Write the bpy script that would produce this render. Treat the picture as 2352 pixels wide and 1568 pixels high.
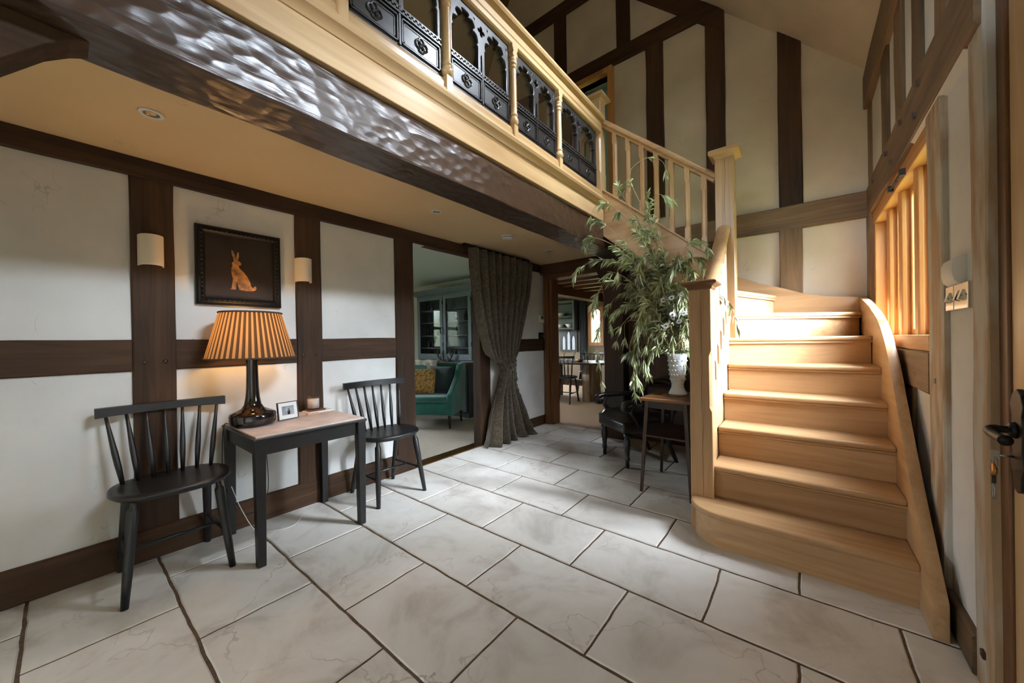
import bpy, bmesh, math, random
from mathutils import Vector, Matrix, noise
rnd = random.Random(7)
S = bpy.context.scene
for o in list(bpy.data.objects): bpy.data.objects.remove(o)
COL = S.collection
# ---------------------------------------------------------------- camera
yaw, pitch, roll, CH = .6751, -.0038, -.01682, 1.13
fw = Vector((-math.sin(yaw)*math.cos(pitch), math.cos(yaw)*math.cos(pitch), math.sin(pitch)))
ri = Vector((math.cos(yaw), math.sin(yaw), 0)); up = ri.cross(fw)
r2 = ri*math.cos(roll)+up*math.sin(roll); u2 = -ri*math.sin(roll)+up*math.cos(roll)
cd = bpy.data.cameras.new('camera'); cam = bpy.data.objects.new('camera', cd); COL.objects.link(cam)
cd.sensor_fit = 'HORIZONTAL'; cd.sensor_width = 36; cd.lens = 832.8/2352*36; cd.clip_start = .02; cd.clip_end = 200
cam.matrix_world = Matrix(((r2.x,u2.x,-fw.x,0),(r2.y,u2.y,-fw.y,0),(r2.z,u2.z,-fw.z,CH),(0,0,0,1)))
S.camera = cam
# ---------------------------------------------------------------- world, daylight, exposure
S.view_settings.view_transform = 'Standard'; S.view_settings.look = 'None'; S.view_settings.gamma = 1
S.view_settings.use_curve_mapping = False
S.view_settings.exposure = -0.08
S.cycles.max_bounces = 10; S.cycles.diffuse_bounces = 6; S.cycles.transparent_max_bounces = 16
S.cycles.use_denoising = True; S.cycles.caustics_reflective = False; S.cycles.caustics_refractive = False
S.cycles.sample_clamp_indirect = 6
wd = bpy.data.worlds.new('world'); S.world = wd; wd.use_nodes = True
wn = wd.node_tree; bg = wn.nodes['Background']
tc = wn.nodes.new('ShaderNodeTexCoord'); sx = wn.nodes.new('ShaderNodeSeparateXYZ'); cr = wn.nodes.new('ShaderNodeValToRGB')
wn.links.new(tc.outputs['Generated'], sx.inputs[0]); mh = wn.nodes.new('ShaderNodeMath'); mh.operation = 'MULTIPLY_ADD'; mh.inputs[1].default_value = .5; mh.inputs[2].default_value = .5
wn.links.new(sx.outputs[2], mh.inputs[0]); wn.links.new(mh.outputs[0], cr.inputs[0]); wn.links.new(cr.outputs[0], bg.inputs[0])
# ramp runs 0..1 over the sphere: .5 is the horizon, trees stand a few degrees above it
cre = cr.color_ramp.elements
cre[0].position = .47; cre[0].color = (.08,.09,.07,1)
cre[1].position = .525; cre[1].color = (.13,.15,.12,1)
for p_, c_ in ((.55,(.30,.36,.36,1)),(.585,(.74,.87,1.0,1)),(.80,(.86,.95,1.06,1))):
    e_ = cre.new(p_); e_.color = c_
# brighter, thinner cloud on the sunny (+x) side of the house
mk = wn.nodes.new('ShaderNodeMapRange'); mk.inputs[1].default_value = -.3; mk.inputs[2].default_value = .3; mk.inputs[3].default_value = 125; mk.inputs[4].default_value = 75
wn.links.new(sx.outputs[0], mk.inputs[0])
# the sun behind thin cloud: a wide bright lobe high on that side
dp = wn.nodes.new('ShaderNodeVectorMath'); dp.operation = 'DOT_PRODUCT'; dp.inputs[1].default_value = Vector((.74,.08,.66)).normalized()
nz = wn.nodes.new('ShaderNodeVectorMath'); nz.operation = 'NORMALIZE'; wn.links.new(tc.outputs['Generated'], nz.inputs[0]); wn.links.new(nz.outputs[0], dp.inputs[0])
lb = wn.nodes.new('ShaderNodeMapRange'); lb.interpolation_type = 'SMOOTHSTEP'; lb.inputs[1].default_value = .79; lb.inputs[2].default_value = 1; lb.inputs[3].default_value = 0; lb.inputs[4].default_value = 440
wn.links.new(dp.outputs['Value'], lb.inputs[0])
sm = wn.nodes.new('ShaderNodeMath'); sm.operation = 'ADD'; wn.links.new(mk.outputs[0], sm.inputs[0]); wn.links.new(lb.outputs[0], sm.inputs[1]); wn.links.new(sm.outputs[0], bg.inputs[1])
def area(name, loc, aim, sx, sy, power, col, portal=False):
    L = bpy.data.lights.new(name, 'AREA'); L.shape = 'RECTANGLE'; L.size = sx; L.size_y = sy; L.energy = power; L.color = col
    L.cycles.is_portal = portal
    o = bpy.data.objects.new(name, L); COL.objects.link(o); o.location = loc
    o.rotation_euler = (Vector(aim)-Vector(loc)).to_track_quat('-Z','Y').to_euler()
    return o
SKY = (.80,.90,1.0)
# portals: daylight enters by the windows, some of them added out of view
area('portal_stair_window', (.62,3.16,1.55), (-1,3.16,1.55), 1.62, .96, 1, SKY, True)
area('portal_added_gable', (-.6,-2.74,2.95), (-.6,0,2.95), 1.8, .72, 1, SKY, True)
area('portal_added_clerestory', (.62,1.10,2.795), (-1,1.10,2.795), .82, .33, 1, SKY, True)
area('portal_added_left', (-2.86,-1.65,1.21), (0,-1.65,1.21), 1.64, 1.56, 1, SKY, True)
area('portal_added_rooflight', (-.03,2.36,3.98), (-.75,2.36,3.29), .40, .54, 1, SKY, True)
area('portal_sitting', (-6.66,1.70,1.42), (-4,1.70,1.42), .94, .99, 1, SKY, True)
area('portal_dining', (-6.6,6.95,1.4), (-4,6.95,1.4), .74, 1.04, 1, SKY, True)
area('bedroom_fill', (-1.25,4.9,3.5), (-2.2,5.6,3.3), .7, .9, 1.2, SKY)  # fill lamp added inside a closed room that has no window

# ---------------------------------------------------------------- helpers
def lin(c): return tuple(((v/255)/12.92 if v/255 <= .04045 else ((v/255+.055)/1.055)**2.4) for v in c)+(1,)
W = {}
class MB:
    def __init__(s): s.v=[]; s.f=[]; s.m=[]; s.sm=[]
    def add(s, vs, fs, m=0, smooth=False):
        b=len(s.v); s.v += [Vector(v) for v in vs]
        for f in fs: s.f.append([b+i for i in f]); s.m.append(m); s.sm.append(smooth)
        return s
    def box(s, x0,x1,y0,y1,z0,z1, m=0):
        return s.add([(x0,y0,z0),(x1,y0,z0),(x1,y1,z0),(x0,y1,z0),(x0,y0,z1),(x1,y0,z1),(x1,y1,z1),(x0,y1,z1)],
            [(0,3,2,1),(4,5,6,7),(0,1,5,4),(1,2,6,5),(2,3,7,6),(3,0,4,7)], m)
    def prism(s, poly, ax, a, b, m=0):
        def P(p,t): return (t,p[0],p[1]) if ax=='x' else ((p[0],t,p[1]) if ax=='y' else (p[0],p[1],t))
        n=len(poly)
        return s.add([P(p,a) for p in poly]+[P(p,b) for p in poly], [tuple(range(n))[::-1], tuple(range(n,2*n))]+[(i,(i+1)%n,n+(i+1)%n,n+i) for i in range(n)], m)
    def hexa(s, a, b, m=0):           # loft between two quads
        return s.add(list(a)+list(b), [(3,2,1,0),(4,5,6,7)]+[(i,(i+1)%4,4+(i+1)%4,4+i) for i in range(4)], m)
    def tube(s, pts, r, n=10, m=0, closed=False, flat=1.0):
        pts=[Vector(p) for p in pts]; N=len(pts); R=r if isinstance(r,(list,tuple)) else [r]*N
        T=[]
        for i in range(N):
            a=pts[(i-1)%N] if (closed or i>0) else pts[i]; c=pts[(i+1)%N] if (closed or i<N-1) else pts[i]
            t=(c-a); T.append(t.normalized() if t.length>1e-9 else Vector((0,0,1)))
        u=T[0].orthogonal().normalized(); vs=[]
        if abs(T[0].z)<.9: u=Vector((0,0,1)).cross(T[0]).normalized()
        for i in range(N):
            u=(u-T[i]*u.dot(T[i])); u = u.normalized() if u.length>1e-6 else T[i].orthogonal().normalized()
            w=T[i].cross(u)
            for k in range(n):
                a=2*math.pi*k/n; vs.append(pts[i]+u*math.cos(a)*R[i]+w*math.sin(a)*R[i]*flat)
        fs=[]
        for i in range(N if closed else N-1):
            j=(i+1)%N
            for k in range(n): fs.append((i*n+k,i*n+(k+1)%n,j*n+(k+1)%n,j*n+k))
        if not closed: fs += [tuple(range(n))[::-1], tuple(range((N-1)*n,N*n))]
        return s.add(vs, fs, m, True)
    def lathe(s, prof, c=(0,0,0), n=24, m=0, caps=True):
        vs=[]; c=Vector(c)
        for r,z in prof:
            for k in range(n): a=2*math.pi*k/n; vs.append(c+Vector((r*math.cos(a),r*math.sin(a),z)))
        fs=[]; N=len(prof)
        for i in range(N-1):
            for k in range(n): fs.append((i*n+k,i*n+(k+1)%n,(i+1)*n+(k+1)%n,(i+1)*n+k))
        if caps: fs += [tuple(range(n))[::-1], tuple(range((N-1)*n,N*n))]
        return s.add(vs, fs, m, True)
    def xform(s, M, start=0):
        for i in range(start,len(s.v)): s.v[i] = M @ s.v[i]
        return s
    def build(s, name, mats, parent=None, bevel=0, seg=2, smooth_angle=None, sub=0):
        me=bpy.data.meshes.new(name); vs=s.v
        M = W[parent.name] if parent else Matrix()
        Mi=M.inverted(); me.from_pydata([Mi@v for v in vs],[],s.f)
        for p,mi,sm in zip(me.polygons,s.m,s.sm): p.material_index=mi; p.use_smooth=sm
        if bevel or True:
            bm=bmesh.new(); bm.from_mesh(me)
            bmesh.ops.recalc_face_normals(bm, faces=bm.faces)
            if bevel:
                es=[e for e in bm.edges if len(e.link_faces)==2 and e.calc_face_angle(0)>.6]
                bmesh.ops.bevel(bm, geom=es, offset=bevel, segments=seg, affect='EDGES', profile=.5, clamp_overlap=True)
            if smooth_angle:
                for f in bm.faces: f.smooth=True
                for e in bm.edges:
                    if len(e.link_faces)==2 and e.calc_face_angle(0)>smooth_angle: e.smooth=False
            bm.to_mesh(me); bm.free()
        for m in (mats if isinstance(mats,(list,tuple)) else [mats]): me.materials.append(m)
        o=bpy.data.objects.new(name, me); COL.objects.link(o)
        if parent: o.parent=parent
        W[o.name]=M
        if sub:
            md=o.modifiers.new('sub','SUBSURF'); md.levels=sub; md.render_levels=sub
        return o
def tag(o, label, cat, group=None, kind=None):
    o['label']=label; o['category']=cat
    if group: o['group']=group
    if kind: o['kind']=kind
    return o
def thing(name, loc, label, cat, rz=0, group=None):
    o=bpy.data.objects.new(name,None); COL.objects.link(o); o.location=loc; o.rotation_euler=(0,0,rz); o.empty_display_size=.1
    W[o.name]=Matrix.Translation(loc)@Matrix.Rotation(rz,4,'Z')
    return tag(o,label,cat,group)
def copy_tree(o, loc, rz, label):
    def cp(a,par):
        c=a.copy(); COL.objects.link(c); c.parent=par
        for ch in a.children: cp(ch,c)
        return c
    kids=list(o.children); r=o.copy(); COL.objects.link(r); r.location=loc; r.rotation_euler=(0,0,rz); r['label']=label
    for k in kids: cp(k,r)
    return r
def pts_curve(ctrl, n=8):             # Catmull-Rom through points
    P=[Vector(p) for p in ctrl]; P=[P[0]*2-P[1]]+P+[P[-1]*2-P[-2]]; out=[]
    for i in range(1,len(P)-2):
        for k in range(n):
            t=k/n; a,b,c,d=P[i-1],P[i],P[i+1],P[i+2]
            out.append(.5*((2*b)+(c-a)*t+(2*a-5*b+4*c-d)*t*t+(3*b-a-3*c+d)*t**3))
    out.append(P[-2]); return out
# ---------------------------------------------------------------- materials
def newmat(name):
    m=bpy.data.materials.new(name); m.use_nodes=True; nt=m.node_tree; return m, nt, nt.nodes['Principled BSDF']
def N(nt,t,**k):
    n=nt.nodes.new(t)
    for a,b in k.items(): setattr(n,a,b)
    return n
def plain(name, c, rough=.5, metal=0, spec=.5, noise_amt=0, sheen=0, bump=0, nscale=40):
    m,nt,b=newmat(name); b.inputs['Base Color'].default_value=lin(c); b.inputs['Roughness'].default_value=rough
    b.inputs['Metallic'].default_value=metal; b.inputs['Specular IOR Level'].default_value=spec
    if sheen: b.inputs['Sheen Weight'].default_value=sheen
    if noise_amt or bump:
        t=N(nt,'ShaderNodeTexCoord'); no=N(nt,'ShaderNodeTexNoise'); no.inputs['Scale'].default_value=nscale; no.inputs['Detail'].default_value=5
        nt.links.new(t.outputs['Object'],no.inputs['Vector'])
        if noise_amt:
            r=N(nt,'ShaderNodeValToRGB'); nt.links.new(no.outputs['Fac'],r.inputs[0])
            r.color_ramp.elements[0].position=.3; r.color_ramp.elements[1].position=.7
            r.color_ramp.elements[0].color=lin([max(0,v*(1-noise_amt)) for v in c]); r.color_ramp.elements[1].color=lin([min(255,v*(1+noise_amt)) for v in c])
            nt.links.new(r.outputs[0],b.inputs['Base Color'])
        if bump:
            bp=N(nt,'ShaderNodeBump'); bp.inputs['Strength'].default_value=bump; bp.inputs['Distance'].default_value=.01
            nt.links.new(no.outputs['Fac'],bp.inputs['Height']); nt.links.new(bp.outputs[0],b.inputs['Normal'])
    return m
def wood(name, dark, light, ax, rough=.45, grain=26, bump=.12, spec=.4, adze=0, wash=None):
    m,nt,b=newmat(name); L=nt.links.new
    t=N(nt,'ShaderNodeTexCoord'); oi=N(nt,'ShaderNodeObjectInfo')
    ad=N(nt,'ShaderNodeVectorMath',operation='MULTIPLY_ADD'); ad.inputs[1].default_value=(1,1,1)
    cx=N(nt,'ShaderNodeCombineXYZ'); mu=N(nt,'ShaderNodeMath',operation='MULTIPLY'); mu.inputs[1].default_value=13.7
    L(oi.outputs['Random'],mu.inputs[0])
    for i in range(3): L(mu.outputs[0],cx.inputs[i])
    L(t.outputs['Object'],ad.inputs[0]); L(cx.outputs[0],ad.inputs[2])
    mp=N(nt,'ShaderNodeMapping'); s=[grain]*3; s['xyz'.index(ax)]=grain*.055; mp.inputs['Scale'].default_value=s
    L(ad.outputs[0],mp.inputs[0])
    no=N(nt,'ShaderNodeTexNoise'); no.inputs['Scale'].default_value=1; no.inputs['Detail'].default_value=6; no.inputs['Roughness'].default_value=.62; no.inputs['Distortion'].default_value=.9
    L(mp.outputs[0],no.inputs['Vector'])
    mp2=N(nt,'ShaderNodeMapping'); s2=[2.2]*3; s2['xyz'.index(ax)]=.7; mp2.inputs['Scale'].default_value=s2; L(ad.outputs[0],mp2.inputs[0])
    n2=N(nt,'ShaderNodeTexNoise'); n2.inputs['Scale'].default_value=1; n2.inputs['Detail'].default_value=3; L(mp2.outputs[0],n2.inputs['Vector'])
    mx=N(nt,'ShaderNodeMath',operation='MULTIPLY_ADD'); mx.inputs[1].default_value=.55; L(n2.outputs['Fac'],mx.inputs[0])
    m3=N(nt,'ShaderNodeMath',operation='MULTIPLY'); m3.inputs[1].default_value=.5; L(no.outputs['Fac'],m3.inputs[0]); L(m3.outputs[0],mx.inputs[2])
    r=N(nt,'ShaderNodeValToRGB'); L(mx.outputs[0],r.inputs[0])
    r.color_ramp.elements[0].position=.36; r.color_ramp.elements[0].color=lin(dark); r.color_ramp.elements[1].position=.66; r.color_ramp.elements[1].color=lin(light)
    col=r.outputs[0]
    if wash:
        n5=N(nt,'ShaderNodeTexNoise'); n5.inputs['Scale'].default_value=3.0; n5.inputs['Detail'].default_value=6
        mp5=N(nt,'ShaderNodeMapping'); s5=[3]*3; s5['xyz'.index(ax)]=.8; mp5.inputs['Scale'].default_value=s5; L(ad.outputs[0],mp5.inputs[0]); L(mp5.outputs[0],n5.inputs['Vector'])
        r5=N(nt,'ShaderNodeValToRGB'); r5.color_ramp.elements[0].position=.45; r5.color_ramp.elements[1].position=.62; L(n5.outputs['Fac'],r5.inputs[0])
        mc=N(nt,'ShaderNodeMix',data_type='RGBA'); L(r5.outputs[0],mc.inputs[0]); L(col,mc.inputs[6]); mc.inputs[7].default_value=lin(wash); col=mc.outputs[2]
    L(col,b.inputs['Base Color'])
    b.inputs['Roughness'].default_value=rough; b.inputs['Specular IOR Level'].default_value=spec
    bp=N(nt,'ShaderNodeBump'); bp.inputs['Strength'].default_value=bump; bp.inputs['Distance'].default_value=.004; L(no.outputs['Fac'],bp.inputs['Height'])
    if adze:
        mp3=N(nt,'ShaderNodeMapping'); s3=[21]*3; s3['xyz'.index(ax)]=14; mp3.inputs['Scale'].default_value=s3; L(t.outputs['Object'],mp3.inputs[0])
        vo=N(nt,'ShaderNodeTexVoronoi',feature='SMOOTH_F1'); vo.inputs['Scale'].default_value=1; vo.inputs['Smoothness'].default_value=.25; L(mp3.outputs[0],vo.inputs['Vector'])
        b2=N(nt,'ShaderNodeBump'); b2.inputs['Strength'].default_value=adze; b2.inputs['Distance'].default_value=.0075; L(vo.outputs['Distance'],b2.inputs['Height'])
        L(b2.outputs[0],bp.inputs['Normal'])
    L(bp.outputs[0],b.inputs['Normal'])
    return m
def fam(name,*a,**k): return {ax: wood(name+'_'+ax,*a,ax=ax,**k) for ax in 'xyz'}
DK = fam('dark_oak',(32,21,14),(76,53,35),bump=.25,rough=.62,spec=.22)
HV = fam('weathered_oak',(58,44,30),(116,92,66), rough=.6)
LW_ = fam('limewashed_oak',(110,84,58),(164,136,104), rough=.7, wash=(178,172,160))
PO = fam('pale_oak',(150,114,76),(194,158,116), rough=.36, spec=.45, grain=20, bump=.05)
PG = fam('ash_pale_oak',(168,132,90),(206,174,130), rough=.30, spec=.55, grain=18, bump=.04)
MO = fam('honey_oak',(150,100,54),(200,148,92), rough=.42, grain=24)
BO = fam('brown_oak',(72,45,25),(112,74,42), rough=.45)
ADZE = wood('adzed_oak',(40,27,19),(72,52,37),'y', rough=.30, adze=.9, spec=.7, bump=.6)
CARVED = wood('dark_carved_oak',(30,28,29),(50,46,46),'y', rough=.36, spec=.5)
EBON = plain('black_stained_wood',(21,20,20),.40,noise_amt=.15,nscale=20)
def plaster(name,c,mott=.05,bump=.25):
    m,nt,b=newmat(name); L=nt.links.new; t=N(nt,'ShaderNodeTexCoord')
    a=N(nt,'ShaderNodeTexNoise'); a.inputs['Scale'].default_value=2.2; a.inputs['Detail'].default_value=5; L(t.outputs['Object'],a.inputs['Vector'])
    r=N(nt,'ShaderNodeValToRGB'); L(a.outputs['Fac'],r.inputs[0]); r.color_ramp.elements[0].position=.3; r.color_ramp.elements[1].position=.7
    r.color_ramp.elements[0].color=lin([v*(1-mott) for v in c]); r.color_ramp.elements[1].color=lin([min(255,v*(1+mott)) for v in c])
    # fine hairline cracks
    v=N(nt,'ShaderNodeTexVoronoi',feature='DISTANCE_TO_EDGE'); v.inputs['Scale'].default_value=3.5
    ds=N(nt,'ShaderNodeTexNoise'); ds.inputs['Scale'].default_value=6; L(t.outputs['Object'],ds.inputs['Vector'])
    mxv=N(nt,'ShaderNodeMix',data_type='RGBA'); mxv.inputs[0].default_value=.3; L(t.outputs['Object'],mxv.inputs[6]); L(ds.outputs['Color'],mxv.inputs[7]); L(mxv.outputs[2],v.inputs['Vector'])
    lt=N(nt,'ShaderNodeMath',operation='LESS_THAN'); lt.inputs[1].default_value=.004; L(v.outputs['Distance'],lt.inputs[0])
    g=N(nt,'ShaderNodeTexNoise'); g.inputs['Scale'].default_value=4; L(t.outputs['Object'],g.inputs['Vector'])
    gg=N(nt,'ShaderNodeMath',operation='GREATER_THAN'); gg.inputs[1].default_value=.62; L(g.outputs['Fac'],gg.inputs[0])
    ml=N(nt,'ShaderNodeMath',operation='MULTIPLY'); L(lt.outputs[0],ml.inputs[0]); L(gg.outputs[0],ml.inputs[1])
    ms=N(nt,'ShaderNodeMath',operation='MULTIPLY'); ms.inputs[1].default_value=.25; L(ml.outputs[0],ms.inputs[0])
    mc=N(nt,'ShaderNodeMix',data_type='RGBA'); L(ms.outputs[0],mc.inputs[0]); L(r.outputs[0],mc.inputs[6]); mc.inputs[7].default_value=lin([v*.45 for v in c]); L(mc.outputs[2],b.inputs['Base Color'])
    b.inputs['Roughness'].default_value=.85; b.inputs['Specular IOR Level'].default_value=.25
    f=N(nt,'ShaderNodeTexNoise'); f.inputs['Scale'].default_value=9; f.inputs['Detail'].default_value=8; L(t.outputs['Object'],f.inputs['Vector'])
    bp=N(nt,'ShaderNodeBump'); bp.inputs['Strength'].default_value=bump; bp.inputs['Distance'].default_value=.012; L(f.outputs['Fac'],bp.inputs['Height']); L(bp.outputs[0],b.inputs['Normal'])
    return m
PLAS=plaster('lime_plaster',(212,210,205)); CEIL=plaster('ceiling_paint',(206,178,136),.02,.08); PLUP=plaster('upper_plaster',(208,196,178))
def stone(name):
    m,nt,b=newmat(name); L=nt.links.new; t=N(nt,'ShaderNodeTexCoord')
    a=N(nt,'ShaderNodeTexNoise'); a.inputs['Scale'].default_value=3; a.inputs['Detail'].default_value=7; a.inputs['Roughness'].default_value=.62; a.inputs['Distortion'].default_value=.6; L(t.outputs['Object'],a.inputs['Vector'])
    r=N(nt,'ShaderNodeValToRGB'); L(a.outputs['Fac'],r.inputs[0])
    e=r.color_ramp.elements; e[0].position=.28; e[0].color=lin((176,168,158)); e[1].position=.72; e[1].color=lin((226,222,216))
    n=e.new(.48); n.color=lin((212,207,199))
    # rusty stain
    st=N(nt,'ShaderNodeTexNoise'); st.inputs['Scale'].default_value=1.7; st.inputs['Detail'].default_value=6; L(t.outputs['Object'],st.inputs['Vector'])
    rs=N(nt,'ShaderNodeValToRGB'); rs.color_ramp.elements[0].position=.62; rs.color_ramp.elements[1].position=.8; rs.color_ramp.elements[1].color=(.4,.4,.4,1); L(st.outputs['Fac'],rs.inputs[0])
    m0=N(nt,'ShaderNodeMix',data_type='RGBA'); L(rs.outputs[0],m0.inputs[0]); L(r.outputs[0],m0.inputs[6]); m0.inputs[7].default_value=lin((160,116,84))
    # veins
    v=N(nt,'ShaderNodeTexVoronoi',feature='DISTANCE_TO_EDGE'); v.inputs['Scale'].default_value=2.6
    ds=N(nt,'ShaderNodeTexNoise'); ds.inputs['Scale'].default_value=5; ds.inputs['Detail'].default_value=6; L(t.outputs['Object'],ds.inputs['Vector'])
    mv=N(nt,'ShaderNodeMix',data_type='RGBA'); mv.inputs[0].default_value=.35; L(t.outputs['Object'],mv.inputs[6]); L(ds.outputs['Color'],mv.inputs[7]); L(mv.outputs[2],v.inputs['Vector'])
    rv=N(nt,'ShaderNodeValToRGB'); rv.color_ramp.elements[0].position=.0; rv.color_ramp.elements[0].color=(1,1,1,1); rv.color_ramp.elements[1].position=.012; rv.color_ramp.elements[1].color=(0,0,0,1); L(v.outputs['Distance'],rv.inputs[0])
    gn=N(nt,'ShaderNodeTexNoise'); gn.inputs['Scale'].default_value=2.5; gn.inputs['Detail'].default_value=4; L(t.outputs['Object'],gn.inputs['Vector'])
    gr=N(nt,'ShaderNodeValToRGB'); gr.color_ramp.elements[0].position=.44; gr.color_ramp.elements[1].position=.66; L(gn.outputs['Fac'],gr.inputs[0])
    mm=N(nt,'ShaderNodeMath',operation='MULTIPLY'); L(rv.outputs[0],mm.inputs[0]); L(gr.outputs[0],mm.inputs[1])
    m2=N(nt,'ShaderNodeMath',operation='MULTIPLY'); m2.inputs[1].default_value=.6; L(mm.outputs[0],m2.inputs[0])
    m1=N(nt,'ShaderNodeMix',data_type='RGBA'); L(m2.outputs[0],m1.inputs[0]); L(m0.outputs[2],m1.inputs[6]); m1.inputs[7].default_value=lin((96,76,56)); L(m1.outputs[2],b.inputs['Base Color'])
    b.inputs['Roughness'].default_value=.42; b.inputs['Specular IOR Level'].default_value=.4
    rr=N(nt,'ShaderNodeMapRange'); rr.inputs[3].default_value=.30; rr.inputs[4].default_value=.55; L(a.outputs['Fac'],rr.inputs[0]); L(rr.outputs[0],b.inputs['Roughness'])
    bp=N(nt,'ShaderNodeBump'); bp.inputs['Strength'].default_value=.15; bp.inputs['Distance'].default_value=.006; L(a.outputs['Fac'],bp.inputs['Height']); L(bp.outputs[0],b.inputs['Normal'])
    return m
STONE=stone('travertine'); GROUT=plain('grout',(84,66,48),.95,noise_amt=.25,nscale=60)
def glass(name, tint=(1,1,1,1), refl=.12, fk=.6):
    m=bpy.data.materials.new(name); m.use_nodes=True; nt=m.node_tree; nt.nodes.clear()
    o=N(nt,'ShaderNodeOutputMaterial'); tr=N(nt,'ShaderNodeBsdfTransparent'); tr.inputs[0].default_value=tint; g=N(nt,'ShaderNodeBsdfGlossy'); g.inputs['Roughness'].default_value=.02
    fr=N(nt,'ShaderNodeLayerWeight'); fr.inputs[0].default_value=.35; ma=N(nt,'ShaderNodeMath',operation='MULTIPLY_ADD'); ma.inputs[1].default_value=fk; ma.inputs[2].default_value=refl
    nt.links.new(fr.outputs['Fresnel'],ma.inputs[0]); mx=N(nt,'ShaderNodeMixShader'); nt.links.new(ma.outputs[0],mx.inputs[0]); nt.links.new(tr.outputs[0],mx.inputs[1]); nt.links.new(g.outputs[0],mx.inputs[2]); nt.links.new(mx.outputs[0],o.inputs[0])
    return m
GLASS=glass('window_glass'); GLASSC=glass('cabinet_glass',(.93,.95,.95,1),.0,.04); GLASST=glass('tumbler_glass',(.98,.98,.98,1),.02,.16); GLASSP=glass('smoky_glass',(.96,.95,.93,1),.03)
CREAM=plain('cream_ceramic',(226,214,196),.6); WHITE=plain('white_plastic',(226,224,218),.45); OFFW=plain('white_paper',(226,224,220),.8)
BLKG=plain('black_ceramic',(24,18,16),.08,spec=.7); IRON=plain('black_iron',(28,25,24),.45,metal=.6); BRASS=plain('brass',(150,110,60),.35,metal=1)
CHROME=plain('polished_nickel',(210,204,196),.12,metal=1); STEEL=plain('steel',(150,146,140),.3,metal=1)
LEATHER=plain('black_leather',(40,37,34),.34,noise_amt=.2,bump=.15,nscale=30); GREEN=plain('green_velvet',(8,92,78),.75,sheen=.5,noise_amt=.12,nscale=8)
DKGREEN=plain('dark_green_velvet',(12,34,34),.8,sheen=.3); FUR=plain('ochre_fur',(150,116,66),.95,noise_amt=.4,bump=.8,nscale=35); THROW=plain('cream_wool',(214,206,188),.95,noise_amt=.1,bump=.5,nscale=60)
GREYB=plain('grey_blue_paint',(94,106,110),.5,noise_amt=.05); DGREY=plain('dark_grey_paint',(52,58,60),.5)
CARPET=plain('beige_carpet',(176,164,148),.98,noise_amt=.12,bump=.6,nscale=160); CARPET2=plain('tan_carpet',(168,140,112),.98,noise_amt=.12,bump=.6,nscale=160)
MAHOG=fam('dark_mahogany',(38,24,18),(64,42,30),rough=.35)
TTOP=plain('pinkish_wood_top',(196,178,168),.38,noise_amt=.1,nscale=9)
LEAF=plain('willow_leaf',(126,136,88),.55,noise_amt=.35,nscale=4); LEAF2=plain('willow_leaf_pale',(184,190,156),.55,noise_amt=.2,nscale=4); STEM=plain('willow_stem',(150,128,92),.7)
PETAL=plain('daisy_petal',(224,222,226),.6); DISC=plain('daisy_disc',(70,58,36),.8); MILK=plain('milk_glass',(206,212,216),.14,spec=.6)
# ---------------------------------------------------------------- structure builders
tn=[0]
def timber(label, x0,x1,y0,y1,z0,z1, ax, mats, j=.003, name=None, cat='timber beam'):
    """a hand-hewn timber: a box ringed along its length, corners wandering by a few millimetres"""
    tn[0]+=1; lo=[x0,y0,z0]; hi=[x1,y1,z1]; a='xyz'.index(ax); b,c=[i for i in range(3) if i!=a]
    n=max(2,int((hi[a]-lo[a])/.14)+1); vs=[]; fs=[]; seed=tn[0]*7.31
    ch=.006
    for i in range(n):
        t=lo[a]+(hi[a]-lo[a])*i/(n-1)
        ring=[(lo[b]+ch,lo[c]),(hi[b]-ch,lo[c]),(hi[b],lo[c]+ch),(hi[b],hi[c]-ch),(hi[b]-ch,hi[c]),(lo[b]+ch,hi[c]),(lo[b],hi[c]-ch),(lo[b],lo[c]+ch)]
        for k,(p,q) in enumerate(ring):
            w=noise.noise_vector(Vector((t*3.1,seed+ (k//2)*3.7,1.3)))*j*1.6
            v=[0,0,0]; v[a]=t; v[b]=p+w.x; v[c]=q+w.y; vs.append(v)
    for i in range(n-1):
        for k in range(8): fs.append((i*8+k,i*8+(k+1)%8,(i+1)*8+(k+1)%8,(i+1)*8+k))
    fs+=[tuple(range(8))[::-1],tuple(range((n-1)*8,n*8))]
    o=MB().add(vs,fs).build(name or 'trim_%d'%tn[0], mats[ax] if isinstance(mats,dict) else mats)
    return tag(o,label,cat,kind='structure')
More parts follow.
